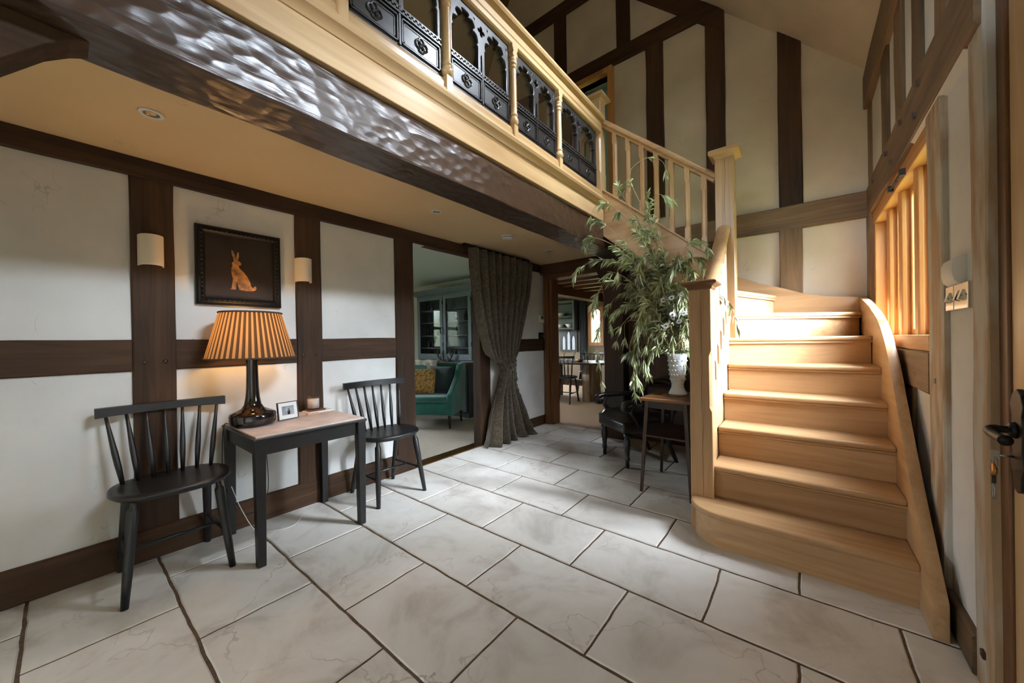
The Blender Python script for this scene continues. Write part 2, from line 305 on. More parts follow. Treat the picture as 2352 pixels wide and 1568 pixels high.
def wall(name, ax, p0, p1, a0,a1, z0,z1, holes, mat, label, cat='wall'):
    """plane wall slab with rectangular holes (a0,a1,z0,z1)"""
    A=sorted({a0,a1}|{v for h in holes for v in h[:2] if a0<v<a1}); Z=sorted({z0,z1}|{v for h in holes for v in h[2:] if z0<v<z1})
    idx={}; vs=[]; fs=[]
    def vid(s,a,z):
        k=(s,round(a,5),round(z,5))
        if k not in idx:
            idx[k]=len(vs); p=p0 if s==0 else p1; vs.append((p,a,z) if ax=='x' else (a,p,z))
        return idx[k]
    solid=lambda i,k: 0<=i<len(A)-1 and 0<=k<len(Z)-1 and not any(h[0]-1e-6<=A[i] and A[i+1]<=h[1]+1e-6 and h[2]-1e-6<=Z[k] and Z[k+1]<=h[3]+1e-6 for h in holes)
    for i in range(len(A)-1):
        for k in range(len(Z)-1):
            if not solid(i,k): continue
            for s in (0,1):
                q=[vid(s,A[i],Z[k]),vid(s,A[i+1],Z[k]),vid(s,A[i+1],Z[k+1]),vid(s,A[i],Z[k+1])]; fs.append(q if s else q[::-1])
            for di,dk,e in ((-1,0,((A[i],Z[k]),(A[i],Z[k+1]))),(1,0,((A[i+1],Z[k]),(A[i+1],Z[k+1]))),(0,-1,((A[i],Z[k]),(A[i+1],Z[k]))),(0,1,((A[i],Z[k+1]),(A[i+1],Z[k+1])))):
                if not solid(i+di,k+dk): (a,z),(b,w)=e; fs.append([vid(0,a,z),vid(0,b,w),vid(1,b,w),vid(1,a,z)])
    o=MB().add(vs,fs).build(name,mat); return tag(o,label,cat,kind='structure')
LWX=-2.72; RWX=.45; BWY=4.14
# floor: individual slabs over a grout bed, one object
f=MB(); f.box(-2.84,.6,-2.6,4.20,-.06,-.004,1)
ys=[-2.55,-2.2,-1.78,-1.36,-.945,-.525,-.105,.318,.739,1.159,1.582,2.004,2.392,2.802,3.21,3.62,4.02,4.18]
for i in range(len(ys)-1):
    y0,y1=ys[i],ys[i+1]; k=i-6; off=-1.525 if k%2==0 else -1.225
    x=off-.602*4
    while x<.6:
        x0,x1=max(x,-2.82)+.0045,min(x+.602,.59)-.0045; x+=.602
        if x1-x0<.03: continue
        g=.0058; n=6; ring=[]
        # slab outline with worn, wandering edges
        def edge(a,b):
            out=[]
            m=max(3,int((Vector(b)-Vector(a)).length/.05))
            for t in range(m):
                p=Vector(a).lerp(Vector(b),t/m); w=noise.noise_vector(Vector((p.x*14,p.y*14,2.2)))*.0045; out.append((p.x+w.x,p.y+w.y))
            return out
        P=edge((x0,y0+g),(x1,y0+g))+edge((x1,y0+g),(x1,y1-g))+edge((x1,y1-g),(x0,y1-g))+edge((x0,y1-g),(x0,y0+g))
        cx,cy=(x0+x1)/2,(y0+y1)/2; L=len(P); h=rnd.uniform(-.0006,.0006)
        sh=lambda p,d:(p[0]+(d if p[0]<cx else -d),p[1]+(d if p[1]<cy else -d))
        vs=[(p[0],p[1],-.005) for p in P]+[(p[0],p[1],-.0035) for p in P]+[(*sh(p,.005),h) for p in P]
        fs=[(a,(a+1)%L,L+(a+1)%L,L+a) for a in range(L)]+[(L+a,L+(a+1)%L,2*L+(a+1)%L,2*L+a) for a in range(L)]+[tuple(range(2*L,3*L))]
        f.add(vs,fs,0)
tag(f.build('floor',[STONE,GROUT]),'pale travertine flagstone floor of the hall with brown joints','floor',kind='structure')
tag(MB().box(-6.6,-2.79,.2,4.14,-.06,.004).build('floor.001',CARPET),'beige carpet floor of the sitting room beyond the curtained opening','floor',kind='structure')
tag(MB().box(-6.6,-1.1,4.16,8.7,-.06,.002).build('floor.002',CARPET2),'tan carpet floor of the dining room','floor',kind='structure')
tag(MB().box(-3.4,-1.49,-2.6,4.14,2.21,2.425).box(-3.4,-1.49,-2.6,4.14,2.425,2.44).build('floor.003',PO['y']),'oak floor of the upper gallery','floor',kind='structure')
tag(MB().box(-2.84,-1.60,-2.6,4.14,2.115,2.2).build('ceiling',CEIL),'low cream ceiling under the gallery','ceiling',kind='structure')
# roof slopes
def slope(x): return 3.19+(.52-x)*3.67/3.52
rs=MB()
for xa,xb,ya,yb in ((.52,.02,-2.6,4.3),(-.25,-3.0,-2.6,4.3),(.02,-.25,-2.6,2.10),(.02,-.25,2.62,4.3)):
    q=[(xa,ya),(xa,yb),(xb,yb),(xb,ya)]; rs.hexa([(x,y,slope(x)) for x,y in q],[(x,y,slope(x)+.15) for x,y in q])
tag(rs.build('ceiling.001',PLUP),'sloping plastered ceiling over the stairs','ceiling',kind='structure')
w=thing('window_9',(-.08,2.4,slope(-.08)),'small unseen rooflight added in the sloping ceiling to light the gallery edge','window'); w['kind']='structure'  # rooflight added out of view for glints on the gallery beam
c=MB()
for xa,xb,ya,yb in ((.02,-.01,2.10,2.62),(-.22,-.25,2.10,2.62),(-.01,-.22,2.10,2.13),(-.01,-.22,2.59,2.62)):
    q=[(xa,ya),(xa,yb),(xb,yb),(xb,ya)]; c.hexa([(x,y,slope(x)+.03) for x,y in q],[(x,y,slope(x)+.17) for x,y in q])
c.build('window_frame',WHITE,w)  # frame of the added rooflight
q=[(-.01,2.13),(-.01,2.59),(-.22,2.59),(-.22,2.13)]; MB().hexa([(x,y,slope(x)+.11) for x,y in q],[(x,y,slope(x)+.115) for x,y in q]).build('pane',GLASS,w)  # pane of the added rooflight
rs=MB(); rs.hexa([(-3.0,-2.6,6.86),(-3.0,4.3,6.86),(-6.4,4.3,3.3),(-6.4,-2.6,3.3)],[(-3.0,-2.6,7.0),(-3.0,4.3,7.0),(-6.4,4.3,3.45),(-6.4,-2.6,3.45)])
tag(rs.build('ceiling.002',PLUP),'far slope of the roof beyond the ridge','ceiling',kind='structure')
# walls
wall('wall_left','x',LWX,LWX-.09,-2.6,4.14,0,2.115,[(1.975,2.84,-1,2.015),(-2.45,-.85,.45,1.97)],PLAS,'white plastered timber-framed wall behind the black chairs')
wall('wall_back','y',BWY,BWY+.10,-3.4,.6,0,7.0,[(-2.60,-1.78,-1,1.94),(-2.2,-1.71,2.44,4.27)],PLUP,'tall plastered gable wall behind the stairs')
wall('wall_right','x',RWX,RWX+.13,-2.6,4.24,0,3.35,[(2.38,3.94,1.12,2.03),(.74,1.765,-1,2.30),(.72,1.48,2.64,2.95)],PLAS,'white plastered timber-framed outer wall with the window')
wall('wall_front','y',-2.6,-2.7,-3.4,.6,0,7.0,[(-1.5,.3,2.6,3.3)],PLUP,'plastered wall opposite the stairs')
wall('wall_gallery','x',-3.3,-3.4,-2.6,4.2,2.2,6.7,[],PLUP,'plastered wall at the rear of the upper gallery')
# timbers, left wall
XL0,XL1=-2.79,-2.705
timber('wide dark oak wall post left of the hare picture carrying a sconce',XL0,XL1,.235,.405,.165,2.02,'z',DK)
timber('dark oak wall post between the hare picture and the far black chair',XL0,XL1,1.02,1.19,.16,2.02,'z',DK)
timber('dark oak post at near side of the sitting room opening',-2.82,XL1+.003,1.80,1.985,0,2.02,'z',DK)
timber('dark oak post behind the curtain at the sitting room opening',-2.82,XL1,2.825,2.99,0,2.02,'z',DK)
timber('dark oak wall post left of the photographed bay',XL0,XL1,-.62,-.45,.165,2.02,'z',DK)
for y0,y1,l in ((-.45,.235,'leftmost dark oak mid rail on the white wall'),(.405,1.02,'dark oak mid rail behind the table lamp'),(1.19,1.80,'adze marked oak mid rail above the far black chair')):
    timber(l,XL0,XL1-.003,y0,y1,1.0,1.165,'y',DK)
timber('dark oak mid rail right of the curtain',XL0,XL1-.003,2.99,4.12,.985,1.14,'y',DK)
timber('long dark oak top plate along the white wall under the ceiling',XL0,XL1+.012,-2.6,4.13,2.015,2.117,'y',DK)
timber('dark oak sole plate along the foot of the white wall',XL0,XL1+.006,-2.6,1.80,0,.165,'y',DK,name='baseboard_left',cat='baseboard')
timber('dark oak skirting right of the curtain',XL0,XL1,2.99,4.12,0,.12,'y',DK,name='baseboard_left.001',cat='baseboard')
MB_=MB()
tag(MB().box(-2.83,-2.70,1.985,2.825,-.002,.008).build('trim_threshold',BRASS),'thin dark threshold strip at the sitting room opening','threshold',kind='structure')
# gallery beam and cross beam
o=timber('massive adzed dark oak beam carrying the gallery',-1.68,-1.46,-2.6,4.13,1.992,2.215,'y',{'y':ADZE},j=.004)
br=MB(); lo_=[(.068,1.993),(.03,1.972),(-.016,1.935),(-.09,1.849),(-.20,1.69),(-.32,1.47),(-.42,1.22)]
br.prism(lo_+[(-.60,1.22),(-.60,1.993)],'x',-1.663,-1.56)
tag(br.build('trim_brace',DK['y'],bevel=.005),'curved dark oak brace below the gallery beam at the top left','timber brace',kind='structure')
timber('dark oak post under the gallery beam left of the photographed bay',-1.68,-1.50,-.78,-.60,0,1.992,'z',DK)
# timbers, back wall (upper)
yb0,yb1=4.105,4.2
timber('heavy oak rail crossing the gable wall above the winder stairs',-1.30,.437,yb0-.005,yb1,2.083,2.292,'x',HV)
for x0,x1,z0,z1,l in ((-.152,.018,2.292,3.98,'dark oak stud of the gable wall nearest the window corner'),(-.735,-.566,0,4.50,'tall dark oak stud rising behind the newel with the square cap'),(-1.325,-1.145,2.44,4.40,'dark oak stud of the gable wall behind the upper stair rail'),(-1.655,-1.50,4.50,5.2,'short dark oak stud above the collar beam'),(-2.50,-2.33,4.50,5.32,'short dark oak stud above the collar beam, further left')):
    timber(l,x0,x1,yb0,yb1,z0,z1,'z',DK)
timber('oak stud below the gable rail beside the stair winders',-.154,.012,yb0,yb1,0,2.085,'z',HV)
timber('dark oak collar beam across the gable wall',-3.35,-.58,yb0-.012,yb1,4.345,4.505,'x',DK)
timber('upper dark oak collar at the top of the gable',-3.35,-1.5,yb0-.01,yb1,5.30,5.46,'x',DK)
r=MB(); r.hexa([(-.566,yb0-.005,4.11),(-.566,yb0-.005,4.36),(-2.95,yb0-.005,6.85),(-2.95,yb0-.005,6.45)],[(-.566,yb1,4.11),(-.566,yb1,4.36),(-2.95,yb1,6.85),(-2.95,yb1,6.45)])
tag(r.build('trim_rafter',DK['x'],bevel=.006),'dark oak principal rafter against the gable wall','timber rafter',kind='structure')
r=MB(); r.hexa([(-2.75,3.2,5.2),(-2.60,3.2,5.2),(-3.18,3.2,4.0),(-3.34,3.2,4.0)],[(-2.75,3.36,5.2),(-2.60,3.36,5.2),(-3.18,3.36,4.0),(-3.34,3.36,4.0)])
tag(r.build('trim_brace.001',DK['z'],bevel=.006),'dark oak roof brace seen above the gallery handrail','timber brace',kind='structure')
# gallery door casing
g=MB(); g.box(-1.76,-1.70,4.07,4.25,2.44,4.33).box(-2.25,-2.19,4.07,4.25,2.44,4.33).box(-2.19,-1.76,4.07,4.25,4.27,4.33)
tag(g.build('door_1',MO['z'],bevel=.006),'honey oak casing of the open doorway on the gallery','door',kind='structure')
tag(MB().box(-2.9,-1.2,4.25,6.2,2.40,2.44).build('floor.004',CARPET),'carpet of the room beyond the gallery doorway','floor',kind='structure')
GREYW=plain('cool_grey_wall',(150,156,158),.8)
wall('wall_bedroom','y',5.6,5.7,-3.3,-.8,2.4,5.7,[],GREYW,'grey wall seen through the gallery doorway')
wall('wall_bedroom_left','x',-3.3,-3.4,4.24,5.7,2.4,5.7,[],GREYW,'side wall of the grey room beyond the gallery doorway')
wall('wall_bedroom_right','x',-.8,-.7,4.24,5.7,2.4,5.7,[],GREYW,'right side wall of the grey room beyond the gallery doorway')
tag(MB().box(-3.4,-.7,4.24,5.7,5.6,5.7).build('ceiling.005',GREYW),'ceiling of the grey room beyond the gallery doorway','ceiling',kind='structure')
# dining doorway casing, post and beams at the far end of the hall
g=MB(); g.box(-2.70,-2.63,4.06,4.26,0,1.99).box(-2.63,-2.585,4.085,4.25,0,1.96).box(-1.79,-1.72,4.06,4.26,0,1.99).box(-2.63,-1.79,4.06,4.25,1.93,1.99)
tag(g.build('door_2',BO['z'],bevel=.006),'brown oak casing of the dining room doorway','door',kind='structure')
timber('dark oak beam above the dining room doorway',-2.71,-1.46,4.0,4.15,1.99,2.117,'x',DK)
timber('dark oak post right of the dining room doorway behind the willow',-1.775,-1.545,3.90,4.12,0,2.0,'z',MAHOG)
br=MB(); a=[];b=[]
for i in range(11):
    t=i/10; a.append((-1.775-.16*(t**1.8), 1.55+.47*t)); b.append((-1.775,1.45+.55*t))
br.prism([(p[0],p[1]) for p in a]+[(p[0],p[1]) for p in b[::-1]],'y',3.95,4.05)
tag(br.build('trim_brace.002',MAHOG['z']),'small curved dark brace at the dining room doorway','timber brace',kind='structure')
tag(MB().box(-1.54,-.56,4.03,4.10,0,1.85).build('trim_panelling',MAHOG['z']),'dark boarding at the back of the space under the stairs','panelling',kind='structure')
# timbers, right wall
xr0,xr1=.418,.55
timber('massive oak rail above the window on the right wall',xr0,xr1,1.755,4.13,2.065,2.31,'y',HV)
for y0,y1,l in ((4.03,4.14,'dark oak corner post above the window'),(3.30,3.50,'oak stud high on the right wall nearest the corner'),(2.87,3.05,'second oak stud from the corner high on the right wall'),(2.48,2.64,'third oak stud from the corner high on the right wall'),(2.08,2.24,'fourth oak stud from the corner high on the right wall'),(1.68,1.84,'oak stud high on the right wall above the door post')):
    timber(l,xr0+.015,xr1,y0,y1,2.31,3.02,'z',HV)
timber('oak wall plate under the eaves of the right wall',xr0-.01,xr1,-2.6,4.13,2.96,3.22,'y',HV)
timber('dark oak corner post beside the window',xr0,xr1,3.95,4.13,0,2.07,'z',HV)
timber('limewashed oak post between the window and the light switches',xr0+.012,xr1,2.165,2.372,0,2.066,'z',LW_)
timber('limewashed oak post beside the entrance door',xr0+.016,xr1,1.745,1.872,0,2.33,'z',LW_)
timber('oak rail below the window sill',xr0+.012,xr1,2.372,3.95,.86,1.045,'y',HV)
timber('short oak stud below the window beside the stair string',xr0+.016,xr1,2.70,2.86,.12,.86,'z',HV)
timber('dark oak skirting behind the stair string',xr0+.01,xr1,1.872,3.95,0,.13,'y',HV,name='baseboard_right',cat='baseboard')
for i,(y,z) in enumerate(((2.47,2.13),(3.05,2.13),(2.40,2.24),(2.78,2.24),(3.2,2.24),(3.72,2.24),(2.28,.93),(2.62,.93),(1.80,.12))):
    x=xr0+.012 if z>1.5 else xr0+.024
    if z>1.5: x=xr0
    p=MB().box(x-.014,x+.03,y-.012,y+.012,z-.012,z+.012).build('oak_peg',MAHOG['x'],bevel=.003)
    tag(p,'small dark square oak peg driven through a timber joint on the right wall','peg','oak pegs of the right wall frame')
for i,(y,z) in enumerate(((.28,1.045),(.36,1.045),(1.06,1.05),(1.145,1.05))):
    mb=MB(); mb.lathe([(.0,0),(.011,0),(.011,.004),(.007,.007)],n=12); mb.xform(Matrix.Translation((XL1-.001,y,z))@Matrix.Rotation(math.pi/2,4,'Y'))
    tag(mb.build('oak_peg',MAHOG['x']),'round dark oak peg in a post of the left wall','peg','oak pegs of the left wall frame')
# stair window
w=thing('window_1',(.45,3.16,1.12),'oak framed window with deep mullions beside the stairs','window'); w['kind']='structure'
MB().box(.43,.60,2.372,3.95,1.05,1.122).build('window_sill',MO['y'],w,bevel=.006)
MB().box(.438,.58,2.372,3.95,1.975,2.066).build('window_head',MO['y'],w,bevel=.006)
for x0,y0,y1 in ((.505,2.372,2.43),(.44,3.89,3.95)): MB().box(x0,.58,y0,y1,1.122,1.975).build('window_jamb',MO['z'],w,bevel=.006)
for y in (2.775,3.165,3.555):
    MB().prism([(.463,y-.030),(.468,y-.042),(.484,y-.048),(.488,y-.040),(.58,y-.034),(.58,y+.034),(.488,y+.040),(.484,y+.048),(.468,y+.042),(.463,y+.030)],'z',1.122,1.975).build('mullion',MO['z'],w,bevel=.003)
for y0,y1 in ((2.43,2.741),(2.809,3.131),(3.199,3.521),(3.589,3.89)):
    c=MB(); a,b=y0,y1; d=.035
    c.box(.50,.54,a,a+d,1.122,1.975).box(.50,.54,b-d,b,1.122,1.975).box(.50,.54,a+d,b-d,1.122,1.122+d).box(.50,.54,a+d,b-d,1.975-d,1.975)
    cf=c.build('casement',MO['z'],w,bevel=.005)
    MB().box(.518,.522,a+d,b-d,1.122+d,1.975-d).build('pane',GLASS,cf)
tag(MB().prism([(.424,2.064),(.452,2.064),(.452,2.044)],'y',1.875,2.62).build('trim_mortar',PLAS),'rough pale mortar fillet under the oak rail beside the window','mortar',kind='structure')
st=MB(); st.tube([(.425,2.84,1.99),(.425,3.16,2.0)],.007); st.box(.415,.44,2.82,2.85,1.975,2.01); st.box(.415,.44,3.14,3.17,1.985,2.02)
tag(st.build('window_stay',IRON),'slim black metal window stay under the rail above the window','window stay')
# unseen landing added to shade lower stairs; gable window added to light roof void
tag(MB().box(-1.46,.45,-2.6,.08,2.2,2.44).build('added_landing',PO['y']),'unseen oak landing added above the entrance to shade the lower stairs','floor',kind='structure')
w=thing('window_2',(-.5,-2.65,2.6),'unseen oak framed gable window added over the front landing to light the roof void','window'); w['kind']='structure'  # gable window added out of view to light the roof void
c=MB().box(-1.5,.3,-2.70,-2.60,2.60,2.66).box(-1.5,.3,-2.70,-2.60,3.24,3.30)
for i in range(5):
    x=-1.47+1.74*i/4; c.box(x-.03,x+.03,-2.70,-2.60,2.66,3.24)
c.build('window_frame',MO['z'],w); MB().box(-1.47,.27,-2.655,-2.651,2.66,3.24).build('pane',GLASS,w)  # frame and pane of the added gable window
w=thing('window_3',(-2.76,-1.65,.45),'unseen oak framed window added in the left wall behind the camera to brighten the hall','window'); w['kind']='structure'  # window added out of view to brighten the right wall and near floor
c=MB().box(-2.80,-2.70,-2.45,-.85,.45,.51).box(-2.80,-2.70,-2.45,-.85,1.91,1.97)
for i in range(4):
    y=-2.42+1.54*i/3; c.box(-2.80,-2.70,y-.03,y+.03,.51,1.91)
c.build('window_frame',MO['z'],w); MB().box(-2.752,-2.748,-2.42,-.88,.51,1.91).build('pane',GLASS,w)  # frame and pane of the added left window
for n,(a,b_,z0,z1,k,l) in enumerate(((.72,1.48,2.64,2.95,2,'unseen oak framed clerestory window added above the entrance door to light the gallery'),),7):  # clerestory added out of view to light the gallery front and left wall
    w=thing('window_%d'%n,(.5,(a+b_)/2,z0),l,'window'); w['kind']='structure'  # the added clerestory
    c=MB().box(.46,.56,a,b_,z0,z0+.05).box(.46,.56,a,b_,z1-.05,z1)
    for i in range(k+1):
        y=a+.025+(b_-a-.05)*i/k; c.box(.46,.56,y-.025,y+.025,z0+.05,z1-.05)
    c.build('window_frame',MO['z'],w); MB().box(.51,.514,a+.03,b_-.03,z0+.05,z1-.05).build('pane',GLASS,w)  # frame and pane of the added clerestory
# entrance door
d=thing('door_3',(.47,1.2,0),'pale oak entrance door at the right edge with black lock plate','door'); d['kind']='structure'
MB().box(.457,.57,1.69,1.752,0,2.29).box(.457,.57,.742,.80,0,2.29).box(.457,.57,.80,1.69,2.23,2.29).build('door_frame',BO['z'],d,bevel=.004)
lf=MB()
lf.box(.500,.515,.80,1.69,.005,2.228)
for i in range(6): lf.box(.464,.51,.802+.148*i,.802+.148*(i+1)-.003,.005,2.228)
leaf=lf.build('door_leaf',PG['z'],d,bevel=.003)
pl=MB(); prof=[(1.60,.70),(1.625,.69),(1.65,.70),(1.655,.74),(1.668,.77),(1.655,.80),(1.66,.86),(1.655,.90),(1.668,.93),(1.65,.96),(1.625,.975),(1.60,.96),(1.585,.93),(1.595,.90),(1.59,.86),(1.595,.80),(1.582,.77),(1.595,.74)]
pl.prism(prof,'x',.452,.466); MBp=pl.build('lock_plate',IRON,d,bevel=.003)
h=MB(); h.tube(pts_curve([(.46,1.632,.86),(.43,1.632,.86),(.408,1.628,.858),(.404,1.59,.852),(.406,1.52,.85)],6),[.010]*8+[.012]*10+[.011]*6+[.014],n=12); h.lathe([(.0,0),(.024,0),(.02,.012),(.012,.016)],n=16)
h.xform(Matrix.Translation((.455,1.632,.86))@Matrix.Rotation(-math.pi/2,4,'Y'),len(h.v)-64)
h.build('door_handle',IRON,d)
k=thing('bunch_of_keys',(.44,1.640,.79),'keys on a ring with fob and snap hook hanging from the entrance door lock','keys')
MB().tube([(.455,1.64,.785),(.425,1.64,.785)],.003).box(.412,.428,1.639,1.641,.772,.798).build('key',STEEL,k)
MB().tube([(.42+.0*math.cos(t),1.64+.014*math.cos(t),.765+.014*math.sin(t)) for t in [i*math.pi/8 for i in range(16)]],.0013,n=6,closed=True).build('ring',STEEL,k)
fb=MB(); fb.lathe([(0,-.003),(.016,-.003),(.018,0),(.016,.003),(0,.003)],n=18); fb.xform(Matrix.Translation((.418,1.645,.742))@Matrix.Rotation(math.pi/2,4,'Y')); fb.build('fob',BRASS,k)
MB().box(.413,.421,1.637,1.647,.705,.726).build('strap',EBON,k)
MB().tube([(.417,1.642+.007*math.cos(t),.682+.022*math.sin(t)) for t in [i*math.pi/9 for i in range(18)]],.002,n=6,closed=True).build('snap_hook',STEEL,k)
# chime box and switches on the right wall
c=MB(); c.prism([(.452,1.302),(.432,1.302),(.420,1.316),(.415,1.345),(.415,1.372),(.421,1.394),(.434,1.402),(.452,1.402)],'y',1.978,2.108)
tag(c.build('door_chime_box',WHITE,bevel=.005,seg=2,smooth_angle=.6),'white rounded door chime box above the light switches','chime box')
for y0,y1,n,l in ((1.915,2.055,2,'polished two gang light switch plate nearest the door post'),(2.062,2.155,1,'polished single light switch plate nearest the window post')):
    s=thing('light_switch',(.45,(y0+y1)/2,1.26),l,'light switch',group='polished switch plates')
    MB().box(.436,.451,y0,y1,1.212,1.305).build('plate',CHROME,s,bevel=.003)
    for i in range(n):
        yc=(y0+y1)/2+(0 if n==1 else (-.022+.044*i)); r=MB(); r.prism([(.437,1.24),(.424,1.247),(.433,1.28),(.437,1.28)],'y',yc-.011,yc+.011); r.build('rocker',CHROME,s)
    for yy in ((y0+.012),(y1-.012)): 
        sc=MB().lathe([(0,0),(.004,0),(.003,.002),(0,.002)],n=8); sc.xform(Matrix.Translation((.436,yy,1.26))@Matrix.Rotation(-math.pi/2,4,'Y')); sc.build('screw',STEEL,s)
# thermostat and far switch on left wall
t=thing('thermostat',(-2.72,4.02,1.40),'white wall thermostat right of the curtain','thermostat'); MB().box(-2.72,-2.695,3.965,4.065,1.355,1.455).build('body',WHITE,t,bevel=.006); MB().box(-2.695,-2.693,3.99,4.04,1.40,1.44).build('screen',DGREY,t)
t=thing('light_switch',(-2.72,4.0,1.18),'dark bronze light switch below the white thermostat','light switch'); MB().box(-2.72,-2.70,3.955,4.05,1.13,1.225).build('plate',IRON,t,bevel=.004); MB().box(-2.70,-2.692,3.99,4.015,1.165,1.19).build('rocker',BRASS,t)
# ---------------------------------------------------------------- staircase
st=thing('staircase',(-.05,2.2,0),'pale oak winder staircase with closed strings, newels and a bullnose bottom step','staircase')
RS=.1867; XI,XO=.367,-.425
def nosing_tread(poly, z, front):     # tread slab with rounded nosing already in outline; front = edge list for scotia
    return poly
ny=[2.168,2.392,2.618,2.840,3.035]     # nosing fronts of the straight treads
def tread(poly, z, name='tread'):
    return MB().prism(poly,'z',z-.032,z).build(name,PO['x'],st,bevel=.011,seg=3,smooth_angle=.9)
# bottom step with bullnose end
def bull(x0,r,y,yb,off):
    out=[]
    cx,cy=x0+r,y+r
    for i in range(13):
        a=math.pi+ (math.pi/2)*i/12
        out.append((cx+(r+off)*math.cos(a),cy+(r+off)*math.sin(a)))
    return out
b=bull(-.505,.17,2.190,2.42,.022); tread(b+[(XI,2.168),(XI,2.43),(-.527,2.43)],RS)
b=bull(-.505,.17,2.190,2.42,0)
MB().prism(b+[(XI,2.190),(XI,2.21),(-.33,2.21)]+[(-.505+.17+.15*math.cos(a),2.36+.15*math.sin(a)) for a in (1.5*math.pi,1.25*math.pi,math.pi)]+[(-.505,2.40)],'z',0,RS-.032).build('riser',PO['x'],st,smooth_angle=.5)
for i in range(1,5):
    y=ny[i]; z=RS*(i+1); yb=ny[i+1]+.03 if i<4 else 3.45
    tread([(XO,y),(XI,y),(XI,yb),(XO,yb)],z)
    MB().box(XO,XI,y+.022,y+.042,z-RS,z-.032).build('riser',PO['x'],st)
    MB().prism([(y+.022,z-.032),(y+.004,z-.032),(y+.006,z-.040),(y+.022,z-.050)],'x',XO,XI).build('scotia',PO['x'],st)
# winders: fan of treads about the tall newel
PV=(-.40,3.25)
def ray_hit(a):       # from pivot along angle a to the wall lines
    dx,dy=math.cos(a),math.sin(a); t=1e9
    if dx>1e-6: t=min(t,(XI-PV[0])/dx)
    if dy>1e-6: t=min(t,(4.085-PV[1])/dy)
    return (PV[0]+dx*t,PV[1]+dy*t)
W6=[(-.44,3.13),(XI,3.385)]; W7=[(-.42,3.20),(XI,3.93)]; W8=[(-.42,3.25),(-.175,4.085)]; W9=[(-.50,3.24),(-.50,4.085)]
def winder(front, back_poly, z):
    (ax,ay),(bx,by)=front
    tread([front[0],front[1]]+back_poly,z)
    d=Vector((bx-ax,by-ay)).normalized(); n=Vector((-d.y,d.x))
    q=lambda p,o:(p[0]+n.x*o,p[1]+n.y*o)
    MB().prism([q(front[0],.022),q(front[1],.022),q(front[1],.042),q(front[0],.042)],'z',z-RS,z-.032).build('riser',PO['x'],st)
    MB().prism([q(front[0],.006),q(front[1],.006),q(front[1],.022),q(front[0],.022)],'z',z-.046,z-.032).build('scotia',PO['x'],st)
winder(W6,[(XI,4.085),(-.10,4.085),(-.42,3.33)],RS*6)
winder(W7,[(XI,4.085),(-.25,4.085),(-.45,3.33)],RS*7)
winder(W8,[(-.60,4.085),(-.60,3.33),(-.45,3.30)],RS*8)
for i in range(5):
    x=-.505-.222*i; z=RS*(9+i); xb=x-.25 if i<4 else x-.16
    tread([(x,3.275),(x,4.085),(xb,4.085),(xb,3.275)],z)
    MB().box(x-.042,x-.022,3.275,4.085,z-RS,z-.032).build('riser',PO['y'],st)
# wall string (right), curved over the winders
top=pts_curve([(2.003,.14,0),(2.27,.395,0),(2.50,.63,0),(2.66,.81,0),(2.80,.965,0),(2.98,1.11,0),(3.18,1.215,0),(3.40,1.285,0),(3.70,1.36,0),(4.085,1.435,0)],4)
vs=[(p[0],p[1]) for p in top]; bot=[(4.085,.95),(3.4,.62),(2.7,.22),(2.46,0),(2.003,0)]
MB().prism(vs+bot,'x',.365,.408).build('wall_string',PO['y'],st,bevel=.004,seg=2,smooth_angle=.6)
# wall string along the gable wall rising to the left
top=[(.365,1.435),(.17,1.455),(0,1.50),(-.13,1.555),(-.30,1.615),(-.47,1.70),(-.70,1.90),(-1.0,2.155),(-1.46,2.55)]
bot=[(-1.46,2.2),(-.5,1.40),(-.2,1.2),(.365,1.1)]
MB().prism(top+bot,'y',4.07,4.10).build('wall_string',PO['x'],st,bevel=.003,smooth_angle=.6)
# outer string, lower flight
MB().prism([(2.47,.645),(3.22,1.275),(3.22,.80),(2.47,.17)],'x',-.487,-.430).build('outer_string',PO['y'],st,bevel=.006)
cap_=MB(); cap_.hexa([(-.493,2.47,.645),(-.422,2.47,.645),(-.422,2.47,.672),(-.493,2.47,.672)],[(-.493,3.22,1.275),(-.422,3.22,1.275),(-.422,3.22,1.302),(-.493,3.22,1.302)])
cap_.build('string_capping',PO['y'],st,bevel=.008)
# outer string, upper flight
MB().prism([(-1.47,2.535),(-.50,1.715),(-.50,1.29),(-1.47,2.105)],'y',3.232,3.275).build('outer_string',PO['x'],st,bevel=.006)
cap_=MB(); a=[(-1.47,3.222,2.530),(-1.47,3.285,2.530),(-1.47,3.285,2.556),(-1.47,3.222,2.556)]; b=[(p[0]+.97,p[1],p[2]-.82) for p in a]; cap_.hexa(a,b); cap_.build('string_capping',PO['x'],st,bevel=.009)
# newel posts
def newel(x0,x1,y0,y1,z0,z1,cz0,cz1,mats=PO,capw=.035,cham=(None,None)):
    c=.014
    def ring(z,c): return [(x0+c,y0,z),(x1-c,y0,z),(x1,y0+c,z),(x1,y1-c,z),(x1-c,y1,z),(x0+c,y1,z),(x0,y1-c,z),(x0,y0+c,z)]
    zs=[(z0,.003)]
    if cz0 is not None: zs+=[(cz0-.03,.003),(cz0,c),(cz1,c),(cz1+.03,.003)]
    zs+=[(z1,.003)]
    m=MB(); vs=[]; fs=[]
    for z,cc in zs: vs+=ring(z,cc)
    for i in range(len(zs)-1):
        for k in range(8): fs.append((i*8+k,i*8+(k+1)%8,(i+1)*8+(k+1)%8,(i+1)*8+k))
    fs+=[tuple(range(8))[::-1],tuple(range(len(zs)*8-8,len(zs)*8))]
    o=m.add(vs,fs).build('newel_post',mats['z'],st)
    return o
